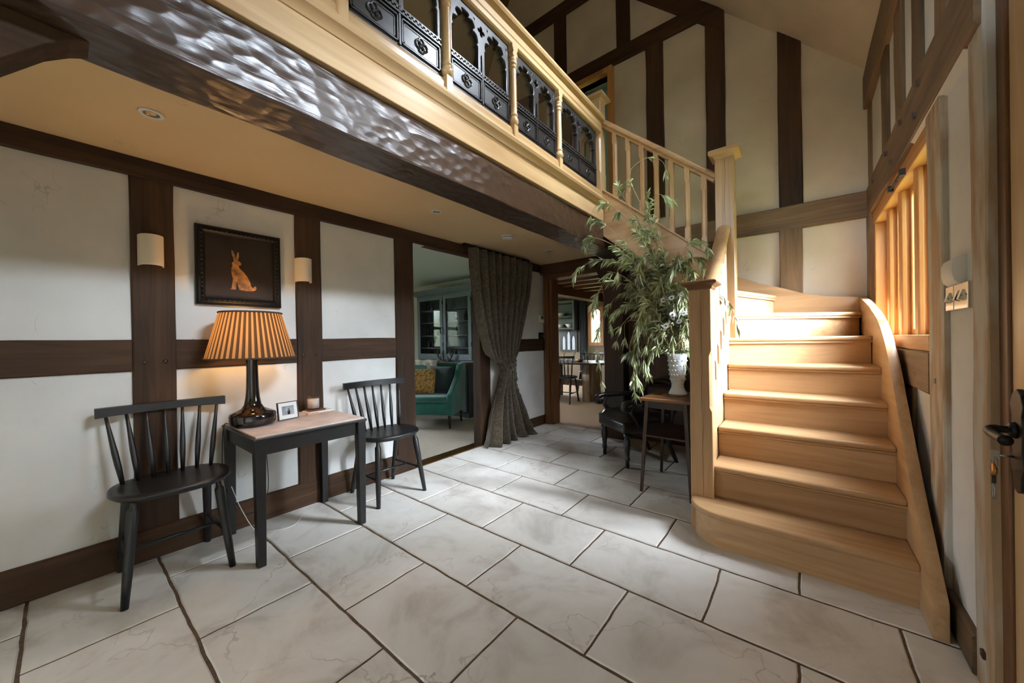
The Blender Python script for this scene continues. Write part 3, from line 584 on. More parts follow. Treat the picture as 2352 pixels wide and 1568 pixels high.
def cap(par,x0,x1,y0,y1,z,h,o=.035,mats=PO,dome=.012):
    m=MB(); L=[(-.003,0),(.008,.012),(.008,.02),(o*.6,.028),(o,.036),(o,h),(o-.01,h+.006),(0,h+dome)]
    vs=[];fs=[]
    for d,dz in L: vs+=[(x0-d,y0-d,z+dz),(x1+d,y0-d,z+dz),(x1+d,y1+d,z+dz),(x0-d,y1+d,z+dz)]
    for i in range(len(L)-1):
        for k in range(4): fs.append((i*4+k,i*4+(k+1)%4,(i+1)*4+(k+1)%4,(i+1)*4+k))
    fs+=[(3,2,1,0),tuple(range(len(L)*4-4,len(L)*4))]
    return m.add(vs,fs).build('newel_cap',mats['x'],par,bevel=.003)
n1=newel(-.532,-.412,2.365,2.475,0,1.425,.72,1.02); cap(n1,-.532,-.412,2.365,2.475,1.405,.048,mats=BO)
n2=newel(-.518,-.392,3.205,3.325,.70,2.535,None,None); cap(n2,-.518,-.392,3.205,3.325,2.50,.065,o=.04)
# shrinkage cracks in the newels
for (px,py,z0,z1,w) in ((-.465,2.364,.05,1.40,.0035),(-.452,3.204,1.9,2.49,.005)):
    m=MB(); n=24; L=[];Rr=[]
    for i in range(n+1):
        z=z0+(z1-z0)*i/n; dx=noise.noise(Vector((z*4,px*9,0)))*.008; ww=w*(.35+.65*abs(noise.noise(Vector((z*3,2,5)))))
        L.append((px+dx-ww/2,py,z)); Rr.append((px+dx+ww/2,py,z))
    m.add(L+Rr,[(i,i+1,n+2+i,n+1+i) for i in range(n)]).build('shrinkage_crack',MAHOG['z'],n1 if z0<1 else n2)
# handrails
def rail(name,a,b,mat,par,w=.032,h=.030):
    a=Vector(a); b=Vector(b); t=(b-a).normalized(); s=t.cross(Vector((0,0,1))).normalized(); u=s.cross(t)
    prof=[(-.62*w,-h),(.62*w,-h),(.66*w,-h*.45),(w,-h*.2),(w*1.05,h*.35),(w*.75,h*.8),(w*.3,h),(-w*.3,h),(-w*.75,h*.8),(-w*1.05,h*.35),(-w,-h*.2),(-.66*w,-h*.45)]
    n=len(prof); m=MB(); m.add([a+s*p+u*q for p,q in prof]+[b+s*p+u*q for p,q in prof],[tuple(range(n))[::-1],tuple(range(n,2*n))]+[(i,(i+1)%n,n+(i+1)%n,n+i) for i in range(n)])
    return m.build(name,mat,par,smooth_angle=.75)
rail('handrail',(-.462,2.47,1.330),(-.462,3.21,1.950),PO['y'],st,.042,.038)
rail('handrail',(-1.47,3.265,3.185),(-.515,3.265,2.378),PO['x'],st,.034,.034)
def baluster(x,y,z0a,z1a,slx,sly,par,s=.020,mats=PO):
    """square baluster with stop chamfers, ends cut to the rake"""
    def ring(z,c,rk): 
        q=[(-s+c,-s),(s-c,-s),(s,-s+c),(s,s-c),(s-c,s),(-s+c,s),(-s,s-c),(-s,-s+c)]
        return [(x+a,y+b,z+(a*slx+b*sly)*rk) for a,b in q]
    zs=[(z0a,.0015,1),(z0a+.10,.0015,0),(z0a+.125,.011,0),(z1a-.125,.011,0),(z1a-.10,.0015,0),(z1a,.0015,1)]
    vs=[];fs=[]
    for z,c,r in zs: vs+=ring(z,c,r)
    for i in range(5):
        for k in range(8): fs.append((i*8+k,i*8+(k+1)%8,(i+1)*8+(k+1)%8,(i+1)*8+k))
    fs+=[tuple(range(8))[::-1],tuple(range(40,48))]
    return MB().add(vs,fs).build('baluster',mats['z'],par)
for i in range(7):
    x=-1.345+.1235*i; d=(x+1.47)/.97*.82
    baluster(x,3.262,2.552-d,3.155-(x+1.47)/.955*.807,-.845,0,st)
for y in (2.585,2.70,2.815,2.93,3.045,3.15):
    t=(y-2.47)/.75
    baluster(-.459,y,.67+.63*t,1.303+.62*(y-2.47)/.74,0,.84,st)
# ---------------------------------------------------------------- gallery balustrade
gb=thing('gallery_balustrade',(-1.47,.5,2.2),'pale oak gallery front with dark carved gothic tracery panels and turned balusters','balustrade')
Y0,Y1=-1.6,3.205
MB().box(-1.50,-1.440,Y0,Y1,2.222,2.352).build('fascia_board',PG['y'],gb,bevel=.004)
mould=[(-1.50,2.352),(-1.436,2.352),(-1.430,2.362),(-1.418,2.372),(-1.400,2.380),(-1.392,2.396),(-1.396,2.410),(-1.410,2.420),(-1.425,2.424),(-1.425,2.436),(-1.440,2.442),(-1.452,2.452),(-1.455,2.470),(-1.50,2.470)]
MB().prism([(x,z) for x,z in mould],'y',Y0,Y1).build('base_moulding',PG['y'],gb,smooth_angle=.5)
kerb=[(-1.515,2.44),(-1.462,2.44),(-1.462,2.505),(-1.468,2.512),(-1.470,2.524),(-1.480,2.530),(-1.515,2.530)]
MB().prism(kerb,'y',Y0,Y1).build('bottom_rail',PG['y'],gb,smooth_angle=.5)
hr=[(-1.525,3.058),(-1.462,3.058),(-1.452,3.066),(-1.452,3.095),(-1.446,3.102),(-1.446,3.145),(-1.440,3.152),(-1.418,3.160),(-1.408,3.172),(-1.410,3.190),(-1.430,3.206),(-1.47,3.212),(-1.52,3.206),(-1.54,3.185),(-1.535,3.160),(-1.525,3.15)]
MB().prism(hr,'y',Y0,Y1).build('handrail',PG['y'],gb,smooth_angle=.45)
n3=newel(-1.575,-1.462,3.205,3.325,2.075,3.40,2.72,3.02,mats=PG); n3.parent=gb
def reparent(o,par):
    M=W[par.name].inverted()@W[o.name]
    for v in o.data.vertices: v.co=M@v.co
    o.parent=par; W[o.name]=W[par.name]
n3.parent=None; reparent(n3,gb); 
cap(n3,-1.575,-1.462,3.205,3.325,3.375,.06,o=.04,mats=PG)
def turned(y):
    x=-1.468; z0,z1=2.455,3.058
    c=[(.021,0),(.021,.02)]
    m=MB(); s=.021
    m.box(x-s,x+s,y-s,y+s,z0-.012,z0+.085)
    prof=[(.014,.085),(.022,.090),(.029,.098),(.033,.110),(.030,.124),(.024,.134),(.022,.140),(.027,.146),(.027,.156),(.022,.162),(.0225,.20),(.0215,.34),(.0205,.44),(.0195,.452),(.025,.458),(.026,.466),(.021,.472),(.021,.478),(.027,.484),(.028,.494),(.022,.500),(.026,.508),(.027,.516),(.020,.524),(.024,.531)]
    m.lathe(prof,(x,y,z0),n=20)
    m.prism([(y-.024,z0+.530),(y+.024,z0+.530),(y+.026,z0+.545),(y+.018,z0+.560),(y+.030,z0+.585),(y+.030,z1+.004),(y-.030,z1+.004),(y-.030,z0+.585),(y-.018,z0+.560),(y-.026,z0+.545)],'x',x-.022,x+.022)
    return m.build('turned_baluster',MO['z'] if False else PG['z'],gb,bevel=.0015,seg=1)
for y in (-.975,-.40,.172,.745,1.318,1.892,2.465): turned(y)
dg=None
def tracery(y0,y1):
    """carved panel: two cusped lights over two quatrefoil blocks"""
    z0,z1=2.532,3.057; w=y1-y0; cu=bpy.data.curves.new('tracery','CURVE'); cu.dimensions='2D'; cu.fill_mode='BOTH'; cu.extrude=.010; cu.bevel_depth=.0055; cu.bevel_resolution=2
    def sp(P):
        s=cu.splines.new('POLY'); s.points.add(len(P)-1); s.use_cyclic_u=True
        for p,q in zip(s.points,P): p.co=(q[0],q[1],0,1)
    e=.006; sp([(e,z0+e),(w-e,z0+e),(w-e,z1-e),(e,z1-e)])
    def light(c,hw):
        zb=z0+.198; zs=zb+.14; za=z1-.035; H=za-zs
        P=[(c-hw,zb),(c+hw,zb),(c+hw,zs)]
        R=[]
        n=36
        for i in range(n+1):
            t=i/n
            a=t*math.pi/2*.92
            x=hw*math.cos(a)**.9 if t<1 else 0; z=zs+H*math.sin(a)**1.0/math.sin(math.pi/2*.92)
            if i==n: x=0
            k=1-abs(math.sin(math.pi*2.5*t))
            cusp=.036*k**2.2*(0 if t<.03 else 1)*(1 if t<.97 else 0)
            R.append((max(0,x-cusp*(.95 if t<.6 else .55)),z-cusp*.55*t))
        P=P[:2]+[(c+x,z) for x,z in R[1:]]+[(c-x,z) for x,z in R[::-1][1:]]
        sp(P)
    q=w/4; hw=w/4-.024
    light(q,hw); light(3*q,hw)
    def quat(cx,cz,r):
        P=[]
        for i in range(32):
            a=2*math.pi*i/32; rr=r*(.55+.45*abs(math.cos(2*a))); P.append((cx+rr*math.cos(a),cz+rr*math.sin(a)))
        sp(P)
    quat(w/2,z1-.080,.034)
    for cx in (.030,w-.030): sp([(cx-.012 if cx>w/2 else cx-.012,z1-.03),(cx+.012,z1-.03),(cx+(.012 if cx>w/2 else -.012),z1-.085)])
    for sx in (-1,1): sp([(w/2+sx*.045,z1-.028),(w/2+sx*.075,z1-.028),(w/2+sx*.052,z1-.058)])
    ob=bpy.data.objects.new('t',cu); COL.objects.link(ob); dgr=bpy.context.evaluated_depsgraph_get(); me=bpy.data.meshes.new_from_object(ob.evaluated_get(dgr)); bpy.data.objects.remove(ob)
    m=MB(); m.add([(v.co.z-1.497, y0+v.co.x, v.co.y) for v in me.vertices],[tuple(p.vertices) for p in me.polygons])
    # raised frames and rosettes of the blocks, dentil course
    xf=-1.483
    for a,b in ((.012,w/2-.006),(w/2+.006,w-.012)):
        for k,(i,d) in enumerate(((.004,.010),(.018,.004))):
            A,B,Zb,Zt=y0+a+i,y0+b-i,z0+.016+i,z0+.150-i; t=.006
            m.box(xf,xf+d,A,B,Zb,Zb+t).box(xf,xf+d,A,B,Zt-t,Zt).box(xf,xf+d,A,A+t,Zb,Zt).box(xf,xf+d,B-t,B,Zb,Zt)
        cy,cz=y0+(a+b)/2,z0+.083
        P=[(cy+.036*(.70+.30*abs(math.cos(2*th)))*math.cos(th),cz+.036*(.70+.30*abs(math.cos(2*th)))*math.sin(th)) for th in [i*math.pi/20 for i in range(40)]]
        m.tube([(xf+.004,p,q) for p,q in P],.005,n=6,closed=True)
        for th in (0,1,2,3):
            m.tube([(xf+.003,cy,cz),(xf+.004,cy+.020*math.cos(th*math.pi/2+.78),cz+.020*math.sin(th*math.pi/2+.78))],[.006,.0085],n=7)
    m.box(xf,xf+.012,y0+.01,y1-.01,z0+.158,z0+.166); m.box(xf,xf+.010,y0+.01,y1-.01,z0+.186,z0+.193)
    k=0; y=y0+.014
    while y<y1-.02: m.box(xf,xf+.010,y,y+.010,z0+.166+(.010 if k%2 else 0),z0+.176+(.010 if k%2 else 0)); y+=.012; k+=1
    m.box(xf,xf+.010,y0+w/2-.005,y0+w/2+.005,z0+.01,z0+.30)
    p=m.build('tracery_panel',CARVED,gb,smooth_angle=.9)
    MB().box(-1.507,-1.504,y0+.01,y1-.01,z0+.195,z1-.005).build('glazing',GLASSP,p)
for a,b in ((-.950,-.425),(-.375,.147),(.197,.720),(.770,1.293),(1.343,1.867),(1.917,2.440),(2.490,3.150)): tracery(a,b)
# ---------------------------------------------------------------- ceiling fittings
for (x,y,l) in ((-2.14,.257,'recessed ceiling downlight with white ring nearest, above the left chair'),(-2.15,1.80,'small recessed downlight in the middle of the low ceiling'),(-2.18,3.40,'small recessed downlight near the dining room doorway')):
    d=thing('downlight',(x,y,2.115),l,'downlight',group='recessed downlights')
    MB().lathe([(.026,-.003),(.027,-.006),(.040,-.006),(.043,0),(.026,0)],(x,y,2.115),n=28,caps=False).build('ring',WHITE,d)
    MB().lathe([(0,.004),(.026,.004),(.026,-.003),(.022,-.002),(.018,.0)],(x,y,2.113),n=24,caps=False).build('lens',STEEL,d)
sa=thing('smoke_alarm',(-2.16,2.66,2.115),'round white smoke alarm on the low ceiling','smoke alarm')
MB().lathe([(0,-.030),(.040,-.030),(.050,-.026),(.052,-.016),(.060,-.012),(.062,0)],(-2.16,2.66,2.115),n=32).build('body',WHITE,sa)
MB().lathe([(.051,-.020),(.0535,-.020),(.0535,-.016),(.051,-.016)],(-2.16,2.66,2.115),n=32,caps=False).build('vent_band',DGREY,sa)
# wall sconces
for y,l in ((.311,'curved cream wall sconce on the wide post left of the hare picture'),(1.062,'curved cream wall sconce on the post right of the hare picture')):
    s=thing('wall_sconce',(XL1,y,1.63),l,'wall light',group='curved cream wall sconces')
    n=14; o=[];i_=[]
    for k in range(n+1):
        a=-math.pi/2+math.pi*k/n; o.append((XL1+.082*math.cos(a)**.8 if abs(math.cos(a))>1e-6 else XL1,y+.050*math.sin(a))); i_.append((XL1+.076*max(0,math.cos(a))**.8,y+.045*math.sin(a)))
    MB().prism(o+i_[::-1],'z',1.553,1.712).build('shade',CREAM,s,smooth_angle=.6)
    MB().box(XL1,XL1+.02,y-.03,y+.03,1.60,1.66).build('bracket',WHITE,s)
# ---------------------------------------------------------------- hare picture
pc=thing('framed_picture',(-2.72,.708,1.60),'dark picture of a seated golden hare in an ornate black frame','picture')
fr=MB(); Y0_,Y1_,Z0_,Z1_=.492,.924,1.368,1.830
def rect(i,x): return [(x,Y0_+i,Z0_+i),(x,Y1_-i,Z0_+i),(x,Y1_-i,Z1_-i),(x,Y0_+i,Z1_-i)]
L=[(0,-2.72),(0,-2.695),(.006,-2.688),(.012,-2.694),(.020,-2.692),(.030,-2.682),(.038,-2.690),(.044,-2.700),(.044,-2.712)]
vs=[];fs=[]
for i,x in L: vs+=rect(i,x)
for i in range(len(L)-1):
    for k in range(4): fs.append((i*4+k,i*4+(k+1)%4,(i+1)*4+(k+1)%4,(i+1)*4+k))
fr.add(vs,fs)
for k in range(64):        # carved leaf beads round the frame
    t=k/64*4; s=int(t); u=t-s; P=rect(.025,-2.682); a=Vector(P[s]); b=Vector(P[(s+1)%4]); p=a.lerp(b,u)
    fr.lathe([(0,-.006),(.006,-.003),(.007,0),(.004,.004),(0,.006)],p,n=7)
fr.build('frame',plain('ebonised_frame',(22,18,15),.5,noise_amt=.3,spec=.3),pc)
cv=plain('dark_oil_ground',(34,24,19),.8,noise_amt=.25,nscale=6)
MB().box(-2.715,-2.707,Y0_+.04,Y1_-.04,Z0_+.04,Z1_-.04).build('canvas',cv,pc)
hare=[(.652,1.468),(.660,1.474),(.664,1.50),(.668,1.53),(.664,1.55),(.660,1.575),(.662,1.60),(.668,1.612),(.664,1.622),(.666,1.632),(.674,1.640),(.670,1.66),(.662,1.69),(.664,1.708),(.672,1.700),(.680,1.675),(.684,1.652),(.688,1.675),(.694,1.700),(.700,1.694),(.700,1.668),(.694,1.648),(.704,1.640),(.712,1.630),(.708,1.620),(.696,1.616),(.704,1.600),(.722,1.580),(.742,1.552),(.756,1.520),(.762,1.492),(.772,1.486),(.782,1.498),(.790,1.490),(.786,1.474),(.770,1.466),(.740,1.464),(.716,1.466),(.700,1.468),(.694,1.490),(.688,1.520),(.684,1.490),(.682,1.468)]
HM=plain('painted_hare',(134,92,46),.6,noise_amt=.45,nscale=28)
MB().prism(hare,'x',-2.707,-2.7055).build('painted_hare',HM,pc)
MB().box(-2.703,-2.7015,Y0_+.042,Y1_-.042,Z0_+.042,Z1_-.042).build('picture_glass',glass('picture_glazing',refl=.0,fk=.06),pc)
# ---------------------------------------------------------------- side table
tb=thing('side_table',(-2.43,.9,0),'small square side table with black legs and a pale wooden top','table')
tx0,tx1,ty0,ty1=-2.705,-2.135,.598,1.200
MB().box(tx0,tx1,ty0,ty1,.640,.655).build('table_edge',EBON,tb,bevel=.004)
MB().box(tx0+.012,tx1-.012,ty0+.012,ty1-.012,.652,.664).build('table_top',TTOP,tb,bevel=.003)
ap=MB(); a,b,c,d_=tx0+.025,tx1-.025,ty0+.02,ty1-.02
ap.box(a,b,c,c+.02,.562,.64).box(a,b,d_-.02,d_,.562,.64).box(a,a+.02,c,d_,.562,.64).box(b-.02,b,c,d_,.562,.64); ap.build('apron',EBON,tb)
for x in (tx0+.005,tx1-.055):
    for y in (ty0+.006,ty1-.056):
        MB().hexa([(x+.006,y+.006,0),(x+.044,y+.006,0),(x+.044,y+.044,0),(x+.006,y+.044,0)],[(x,y,.64),(x+.05,y,.64),(x+.05,y+.05,.64),(x,y+.05,.64)]).build('leg',EBON,tb,bevel=.003)
# ---------------------------------------------------------------- spindle chairs
def make_chair(loc,rz,label,group):
    """local frame: seat faces -y, back at +y"""
    t=thing('spindle_chair',(0,0,0),label,'chair',group=group)
    s=MB(); out=[]
    for i in range(40):
        a=2*math.pi*i/40; cx,cy=math.cos(a),math.sin(a); out.append((.225*abs(cx)**.72*(1 if cx>0 else -1), .188*abs(cy)**.78*(1 if cy>0 else -1)-.02+(.018*cx*cx if cy<0 else 0)))
    vs=[];rings=[(0.80,.430),(.93,.434),(1.0,.448),(1.0,.458),(.975,.467),(.86,.466),(.5,.459)]
    for k,z in rings: vs+=[(x*k,y*k,z) for x,y in out]
    fs=[(i*40+j,i*40+(j+1)%40,(i+1)*40+(j+1)%40,(i+1)*40+j) for i in range(len(rings)-1) for j in range(40)]+[tuple(range(40))[::-1],tuple(range(240,280))]
    s.add(vs,fs,0,True).build('seat',EBON,t)
    L={}
    for sx in (-1,1):
        for sy in (-1,1):
            a=Vector((sx*.150,sy*.115-.02,.437)); b=Vector((sx*(.190 if sy<0 else .172),(-.200 if sy<0 else .205),0)); L[(sx,sy)]=(a,b)
            T=[(0,.011),(.03,.011),(.07,.0125),(.085,.018),(.10,.0205),(.35,.0195),(.75,.0165),(1,.0135)]
            MB().tube([a.lerp(b,k) for k,_ in T],[r for _,r in T],n=14).build('leg',EBON,t)
    mid=[]
    for sx in (-1,1):
        p=L[(sx,-1)]; q=L[(sx,1)]; a=p[0].lerp(p[1],.60); b=q[0].lerp(q[1],.60); mid.append(a.lerp(b,.5)); MB().tube([a,a.lerp(b,.5),b],[.007,.010,.007],n=10).build('stretcher',EBON,t)
    MB().tube([mid[0],mid[0].lerp(mid[1],.5),mid[1]],[.007,.0095,.007],n=10).build('stretcher',EBON,t)
    cr=MB(); n=18; A=[];B=[]
    def bk(u): return .215+.035*(1-u*u)*0-.045*u*u
    for k in range(n+1):
        u=-1+2*k/n; x=.250*u; y=.200-.052*u*u
        for dy,z in ((-.011,.792-.004*u*u),(.011,.794-.004*u*u),(.013,.832+.004*u*u),(-.009,.830+.004*u*u)): A.append((x,y+dy,z))
    fs=[(i*4+j,i*4+(j+1)%4,(i+1)*4+(j+1)%4,(i+1)*4+j) for i in range(n) for j in range(4)]+[(3,2,1,0),tuple(range(n*4,n*4+4))]
    cr.add(A,fs).build('top_rail',EBON,t,smooth_angle=.6)
    for k in range(7):
        u=-1+2*k/6; u*=.86; a=Vector((.175*u/.86*.95,.118-.045*u*u,.46)); b=Vector((.250*u,.200-.052*u*u,.800))
        T=[(0,.0085),(.28,.0125),(.45,.0125),(.8,.008),(1,.0065)]
        MB().tube([a.lerp(b,q) for q,_ in T],[r for _,r in T],n=10).build('spindle',EBON,t)
    t.location=loc; t.rotation_euler=(0,0,rz); W[t.name]=Matrix.Translation(loc)@Matrix.Rotation(rz,4,'Z')
    return t
# seats face +x (into the hall)
c1=make_chair((-2.485,.350,0),math.pi/2,'black spindle-back chair left of the lamp table','black spindle chairs by the wall')
c2=copy_tree(c1,(-2.455,1.535,0),math.pi/2-.02,'black spindle-back chair right of the lamp table, near the sitting room opening')
# ---------------------------------------------------------------- lamp
LX,LY,LZ=-2.50,.700,.664
lp=thing('table_lamp',(LX,LY,LZ),'lit table lamp with black glazed base and brown pleated shade','lamp')
MB().lathe([(0,0),(.085,0),(.106,.006),(.112,.020),(.114,.060),(.108,.072),(.080,.084),(.055,.098),(.042,.120),(.035,.16),(.031,.22),(.029,.30),(.029,.365),(.031,.382),(.029,.390),(0,.392)],(LX,LY,LZ),n=48).build('base',BLKG,lp)
MB().lathe([(0,.392),(.012,.392),(.018,.394),(.018,.41),(0,.41)],(LX,LY,LZ),n=16).build('lamp_holder',BRASS,lp)
# pleated shade
m,nt,b=newmat('pleated_silk'); L_=nt.links.new
nt.nodes.remove(b); out=[n for n in nt.nodes if n.type=='OUTPUT_MATERIAL'][0]
tcn=N(nt,'ShaderNodeTexCoord'); sp_=N(nt,'ShaderNodeSeparateXYZ'); L_(tcn.outputs['Object'],sp_.inputs[0])
at=N(nt,'ShaderNodeMath',operation='ARCTAN2'); L_(sp_.outputs[1],at.inputs[0]); L_(sp_.outputs[0],at.inputs[1])
ml=N(nt,'ShaderNodeMath',operation='MULTIPLY'); ml.inputs[1].default_value=46/(2*math.pi); L_(at.outputs[0],ml.inputs[0])
fr_=N(nt,'ShaderNodeMath',operation='FRACT'); L_(ml.outputs[0],fr_.inputs[0])
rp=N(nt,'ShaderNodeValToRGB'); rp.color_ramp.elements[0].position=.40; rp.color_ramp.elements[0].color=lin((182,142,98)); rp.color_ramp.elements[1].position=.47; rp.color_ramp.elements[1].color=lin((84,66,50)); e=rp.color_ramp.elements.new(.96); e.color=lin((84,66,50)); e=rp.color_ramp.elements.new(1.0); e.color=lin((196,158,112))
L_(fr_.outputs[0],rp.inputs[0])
df=N(nt,'ShaderNodeBsdfDiffuse'); tl=N(nt,'ShaderNodeBsdfTranslucent'); mx=N(nt,'ShaderNodeMixShader'); mx.inputs[0].default_value=.30
L_(rp.outputs[0],df.inputs[0]); L_(rp.outputs[0],tl.inputs[0]); L_(df.outputs[0],mx.inputs[1]); L_(tl.outputs[0],mx.inputs[2]); L_(mx.outputs[0],out.inputs[0])
SILK=m
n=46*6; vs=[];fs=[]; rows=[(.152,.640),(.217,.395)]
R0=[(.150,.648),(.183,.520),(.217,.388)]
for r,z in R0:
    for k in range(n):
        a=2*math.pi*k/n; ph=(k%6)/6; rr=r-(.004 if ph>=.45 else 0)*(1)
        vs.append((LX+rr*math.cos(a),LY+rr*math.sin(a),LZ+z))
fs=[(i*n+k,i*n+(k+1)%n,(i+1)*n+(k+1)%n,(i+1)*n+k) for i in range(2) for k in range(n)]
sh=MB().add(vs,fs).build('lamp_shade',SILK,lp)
TRIM=plain('shade_trim',(70,54,40),.8)
for r,z in ((.151,.648),(.2175,.389)): MB().tube([(LX+r*math.cos(a),LY+r*math.sin(a),LZ+z) for a in [i*2*math.pi/48 for i in range(48)]],.005,n=6,closed=True).build('shade_trim',TRIM,sh)
for k in range(3):
    a=k*2.094; MB().tube([(LX,LY,LZ+.62),(LX+.148*math.cos(a),LY+.148*math.sin(a),LZ+.635)],.0015,n=6).build('shade_spoke',BRASS,sh)
MB().tube([(LX,LY,LZ+.40),(LX,LY,LZ+.62)],.002,n=6).build('shade_rod',BRASS,sh)
em=bpy.data.materials.new('bulb_glow'); em.use_nodes=True; en=em.node_tree; en.nodes.clear(); eo=N(en,'ShaderNodeOutputMaterial'); ee=N(en,'ShaderNodeEmission'); ee.inputs[0].default_value=(1,.55,.20,1); ee.inputs[1].default_value=30; en.links.new(ee.outputs[0],eo.inputs[0])
bz=MB().lathe([(0,.40),(.014,.40),(.020,.42),(.030,.455),(.031,.475),(.022,.500),(0,.506)],(LX,LY,LZ),n=20).build('bulb',em,lp); bz.visible_shadow=True
PL=bpy.data.lights.new('lamp_light','POINT'); PL.energy=6; PL.color=(1,.56,.22); PL.shadow_soft_size=.03; po=bpy.data.objects.new('lamp_light',PL); COL.objects.link(po); po.location=(LX,LY,LZ+.545)
cb=MB(); cb.tube(pts_curve([(LX-.10,LY-.05,LZ+.012),(LX-.10,LY-.085,LZ+.006),(-2.62,.594,.67),(-2.63,.586,.60),(-2.66,.59,.40),(-2.66,.62,.22),(-2.64,.70,.10),(-2.63,.80,.18),(-2.68,.82,.40),(-2.693,.80,.49)],8),.0028,n=7)
tag(cb.build('lamp_cable',EBON),'thin black lamp cable drooping behind the side table to a socket','cable')
tag(MB().tube(pts_curve([(-2.62,.62,.30),(-2.60,.66,.16),(-2.56,.72,.02),(-2.50,.80,.004),(-2.48,.90,.004),(-2.60,1.0,.004)],8),.002,n=6).build('lamp_cable',WHITE),'thin pale cable trailing on the floor under the side table','cable')
so=thing('wall_socket',(-2.72,.79,.50),'white wall socket with plug behind the side table','socket'); MB().box(-2.72,-2.712,.75,.83,.46,.54).build('plate',WHITE,so,bevel=.002); MB().box(-2.712,-2.69,.775,.815,.475,.515).build('plug',EBON,so,bevel=.004)
# photo frame
pf=thing('photo_frame',(-2.47,.875,.664),'small black photo frame with white mount on the side table','photo frame',rz=.18)
M0=W[pf.name]; Rx=M0@Matrix.Translation((0,0,.003))@Matrix.Rotation(-.14,4,'Y')
def pfm(mb): return mb.xform(Rx)
m=MB(); w_,h_=.061,.108
for a in ((-.004,.008,-w_,w_,0,.005),(-.004,.008,-w_,w_,h_-.005,h_),(-.004,.008,-w_,-w_+.005,.005,h_-.005),(-.004,.008,w_-.005,w_,.005,h_-.005)): m.box(*a)
pfm(m).build('frame',EBON,pf)
pfm(MB().box(-.003,.004,-w_+.005,w_-.005,.005,h_-.005)).build('mount',OFFW,pf)
pm,pnt,pb=newmat('monochrome_photo'); pnn=N(pnt,'ShaderNodeTexNoise'); pnn.inputs['Scale'].default_value=16; pnn.inputs['Detail'].default_value=5; ptc=N(pnt,'ShaderNodeTexCoord'); pnt.links.new(ptc.outputs['Object'],pnn.inputs['Vector']); prr=N(pnt,'ShaderNodeValToRGB'); prr.color_ramp.elements[0].position=.2; prr.color_ramp.elements[0].color=(.02,.025,.03,1); prr.color_ramp.elements[1].position=.8; prr.color_ramp.elements[1].color=(.5,.53,.56,1); pnt.links.new(pnn.outputs['Fac'],prr.inputs[0]); pnt.links.new(prr.outputs[0],pb.inputs['Base Color']); pb.inputs['Roughness'].default_value=.3
pfm(MB().box(.004,.0046,-.036,.036,.028,.082)).build('photograph',pm,pf)
pfm(MB().lathe([(0,-.024),(.007,-.024),(.009,-.004),(.005,.004),(.0045,.012),(0,.014)],(0,0,0),n=12).xform(Matrix.Translation((.0046,.004,.054))@Matrix.Scale(.06,4,(1,0,0)))).build('figure_in_photo',plain('photo_black',(20,21,23),.3),pf)
ps=pfm(MB().hexa([(-.006,-.012,.085),(-.004,-.012,.085),(-.004,.012,.085),(-.006,.012,.085)],[(-.05,-.015,.012),(-.048,-.015,.010),(-.048,.015,.010),(-.05,.015,.012)])); ps.build('easel_strut',EBON,pf)
# candle in a tumbler, booklets
ca=thing('candle_glass',(-2.60,1.075,.674),'pale candle in a glass tumbler on the side table','candle')
MB().lathe([(0,0),(.034,0),(.038,.006),(.039,.088),(.0365,.088),(.0355,.008),(0,.008)],(-2.60,1.075,.6845),n=28).build('tumbler',GLASST,ca)
MB().lathe([(0,.009),(.035,.009),(.0355,.070),(0,.068)],(-2.60,1.075,.6845),n=28).build('wax',plain('candle_wax',(222,206,192),.5),ca)
MB().tube([(-2.60,1.075,.74),(-2.60,1.076,.752)],.001,n=5).build('wick',EBON,ca)
tag(MB().box(-2.655,-2.545,1.025,1.185,.6645,.674).build('booklet',OFFW,bevel=.001),'flat white booklet under the candle glass on the side table','booklet')
tag(MB().box(-2.64,-2.56,1.035,1.14,.6742,.684).build('wooden_coaster',BO['y'],bevel=.002),'dark wooden coaster under the candle glass','coaster')
tag(MB().box(-2.535,-2.505,1.00,1.075,.6645,.672).build('matchbox',plain('matchbox_card',(196,160,140),.7),bevel=.001),'small pink matchbox at the front of the booklet','matchbox')
# ---------------------------------------------------------------- curtain
FAB,nt,b=newmat('brown_damask'); L_=nt.links.new
t_=N(nt,'ShaderNodeTexCoord'); v_=N(nt,'ShaderNodeTexNoise'); v_.inputs['Scale'].default_value=34; v_.inputs['Detail'].default_value=4; v_.inputs['Distortion'].default_value=1.8; L_(t_.outputs['Object'],v_.inputs['Vector'])
r_=N(nt,'ShaderNodeValToRGB'); r_.color_ramp.elements[0].position=.46; r_.color_ramp.elements[0].color=lin((60,51,39)); r_.color_ramp.elements[1].position=.54; r_.color_ramp.elements[1].color=lin((84,73,55)); L_(v_.outputs['Fac'],r_.inputs[0]); L_(r_.outputs[0],b.inputs['Base Color']); b.inputs['Roughness'].default_value=.85; b.inputs['Sheen Weight'].default_value=.25
cu=thing('curtain',(-2.60,3.1,0),'heavy brown damask curtain tied back beside the sitting room opening','curtain')
LV=[(2.075,2.60,3.63,.034),(1.92,2.61,3.62,.036),(1.70,2.64,3.57,.038),(1.45,2.69,3.48,.040),(1.22,2.75,3.39,.044),(1.05,2.81,3.32,.046),(.95,2.855,3.285,.046),(.90,2.90,3.27,.042),(.865,3.03,3.255,.034),(.82,3.085,3.25,.032),(.70,3.04,3.28,.038),(.50,2.96,3.34,.044),(.25,2.86,3.44,.052),(.06,2.80,3.52,.060),(.012,2.76,3.58,.066)]
rows=34; cols=130; vs=[]; import bisect
def lv(z):
    for a,bb in zip(LV[:-1],LV[1:]):
        if bb[0]<=z<=a[0]:
            t=(a[0]-z)/(a[0]-bb[0]); t=t*t*(3-2*t)*.5+t*.5; return [a[i]+(bb[i]-a[i])*t for i in range(4)]
    return LV[-1]
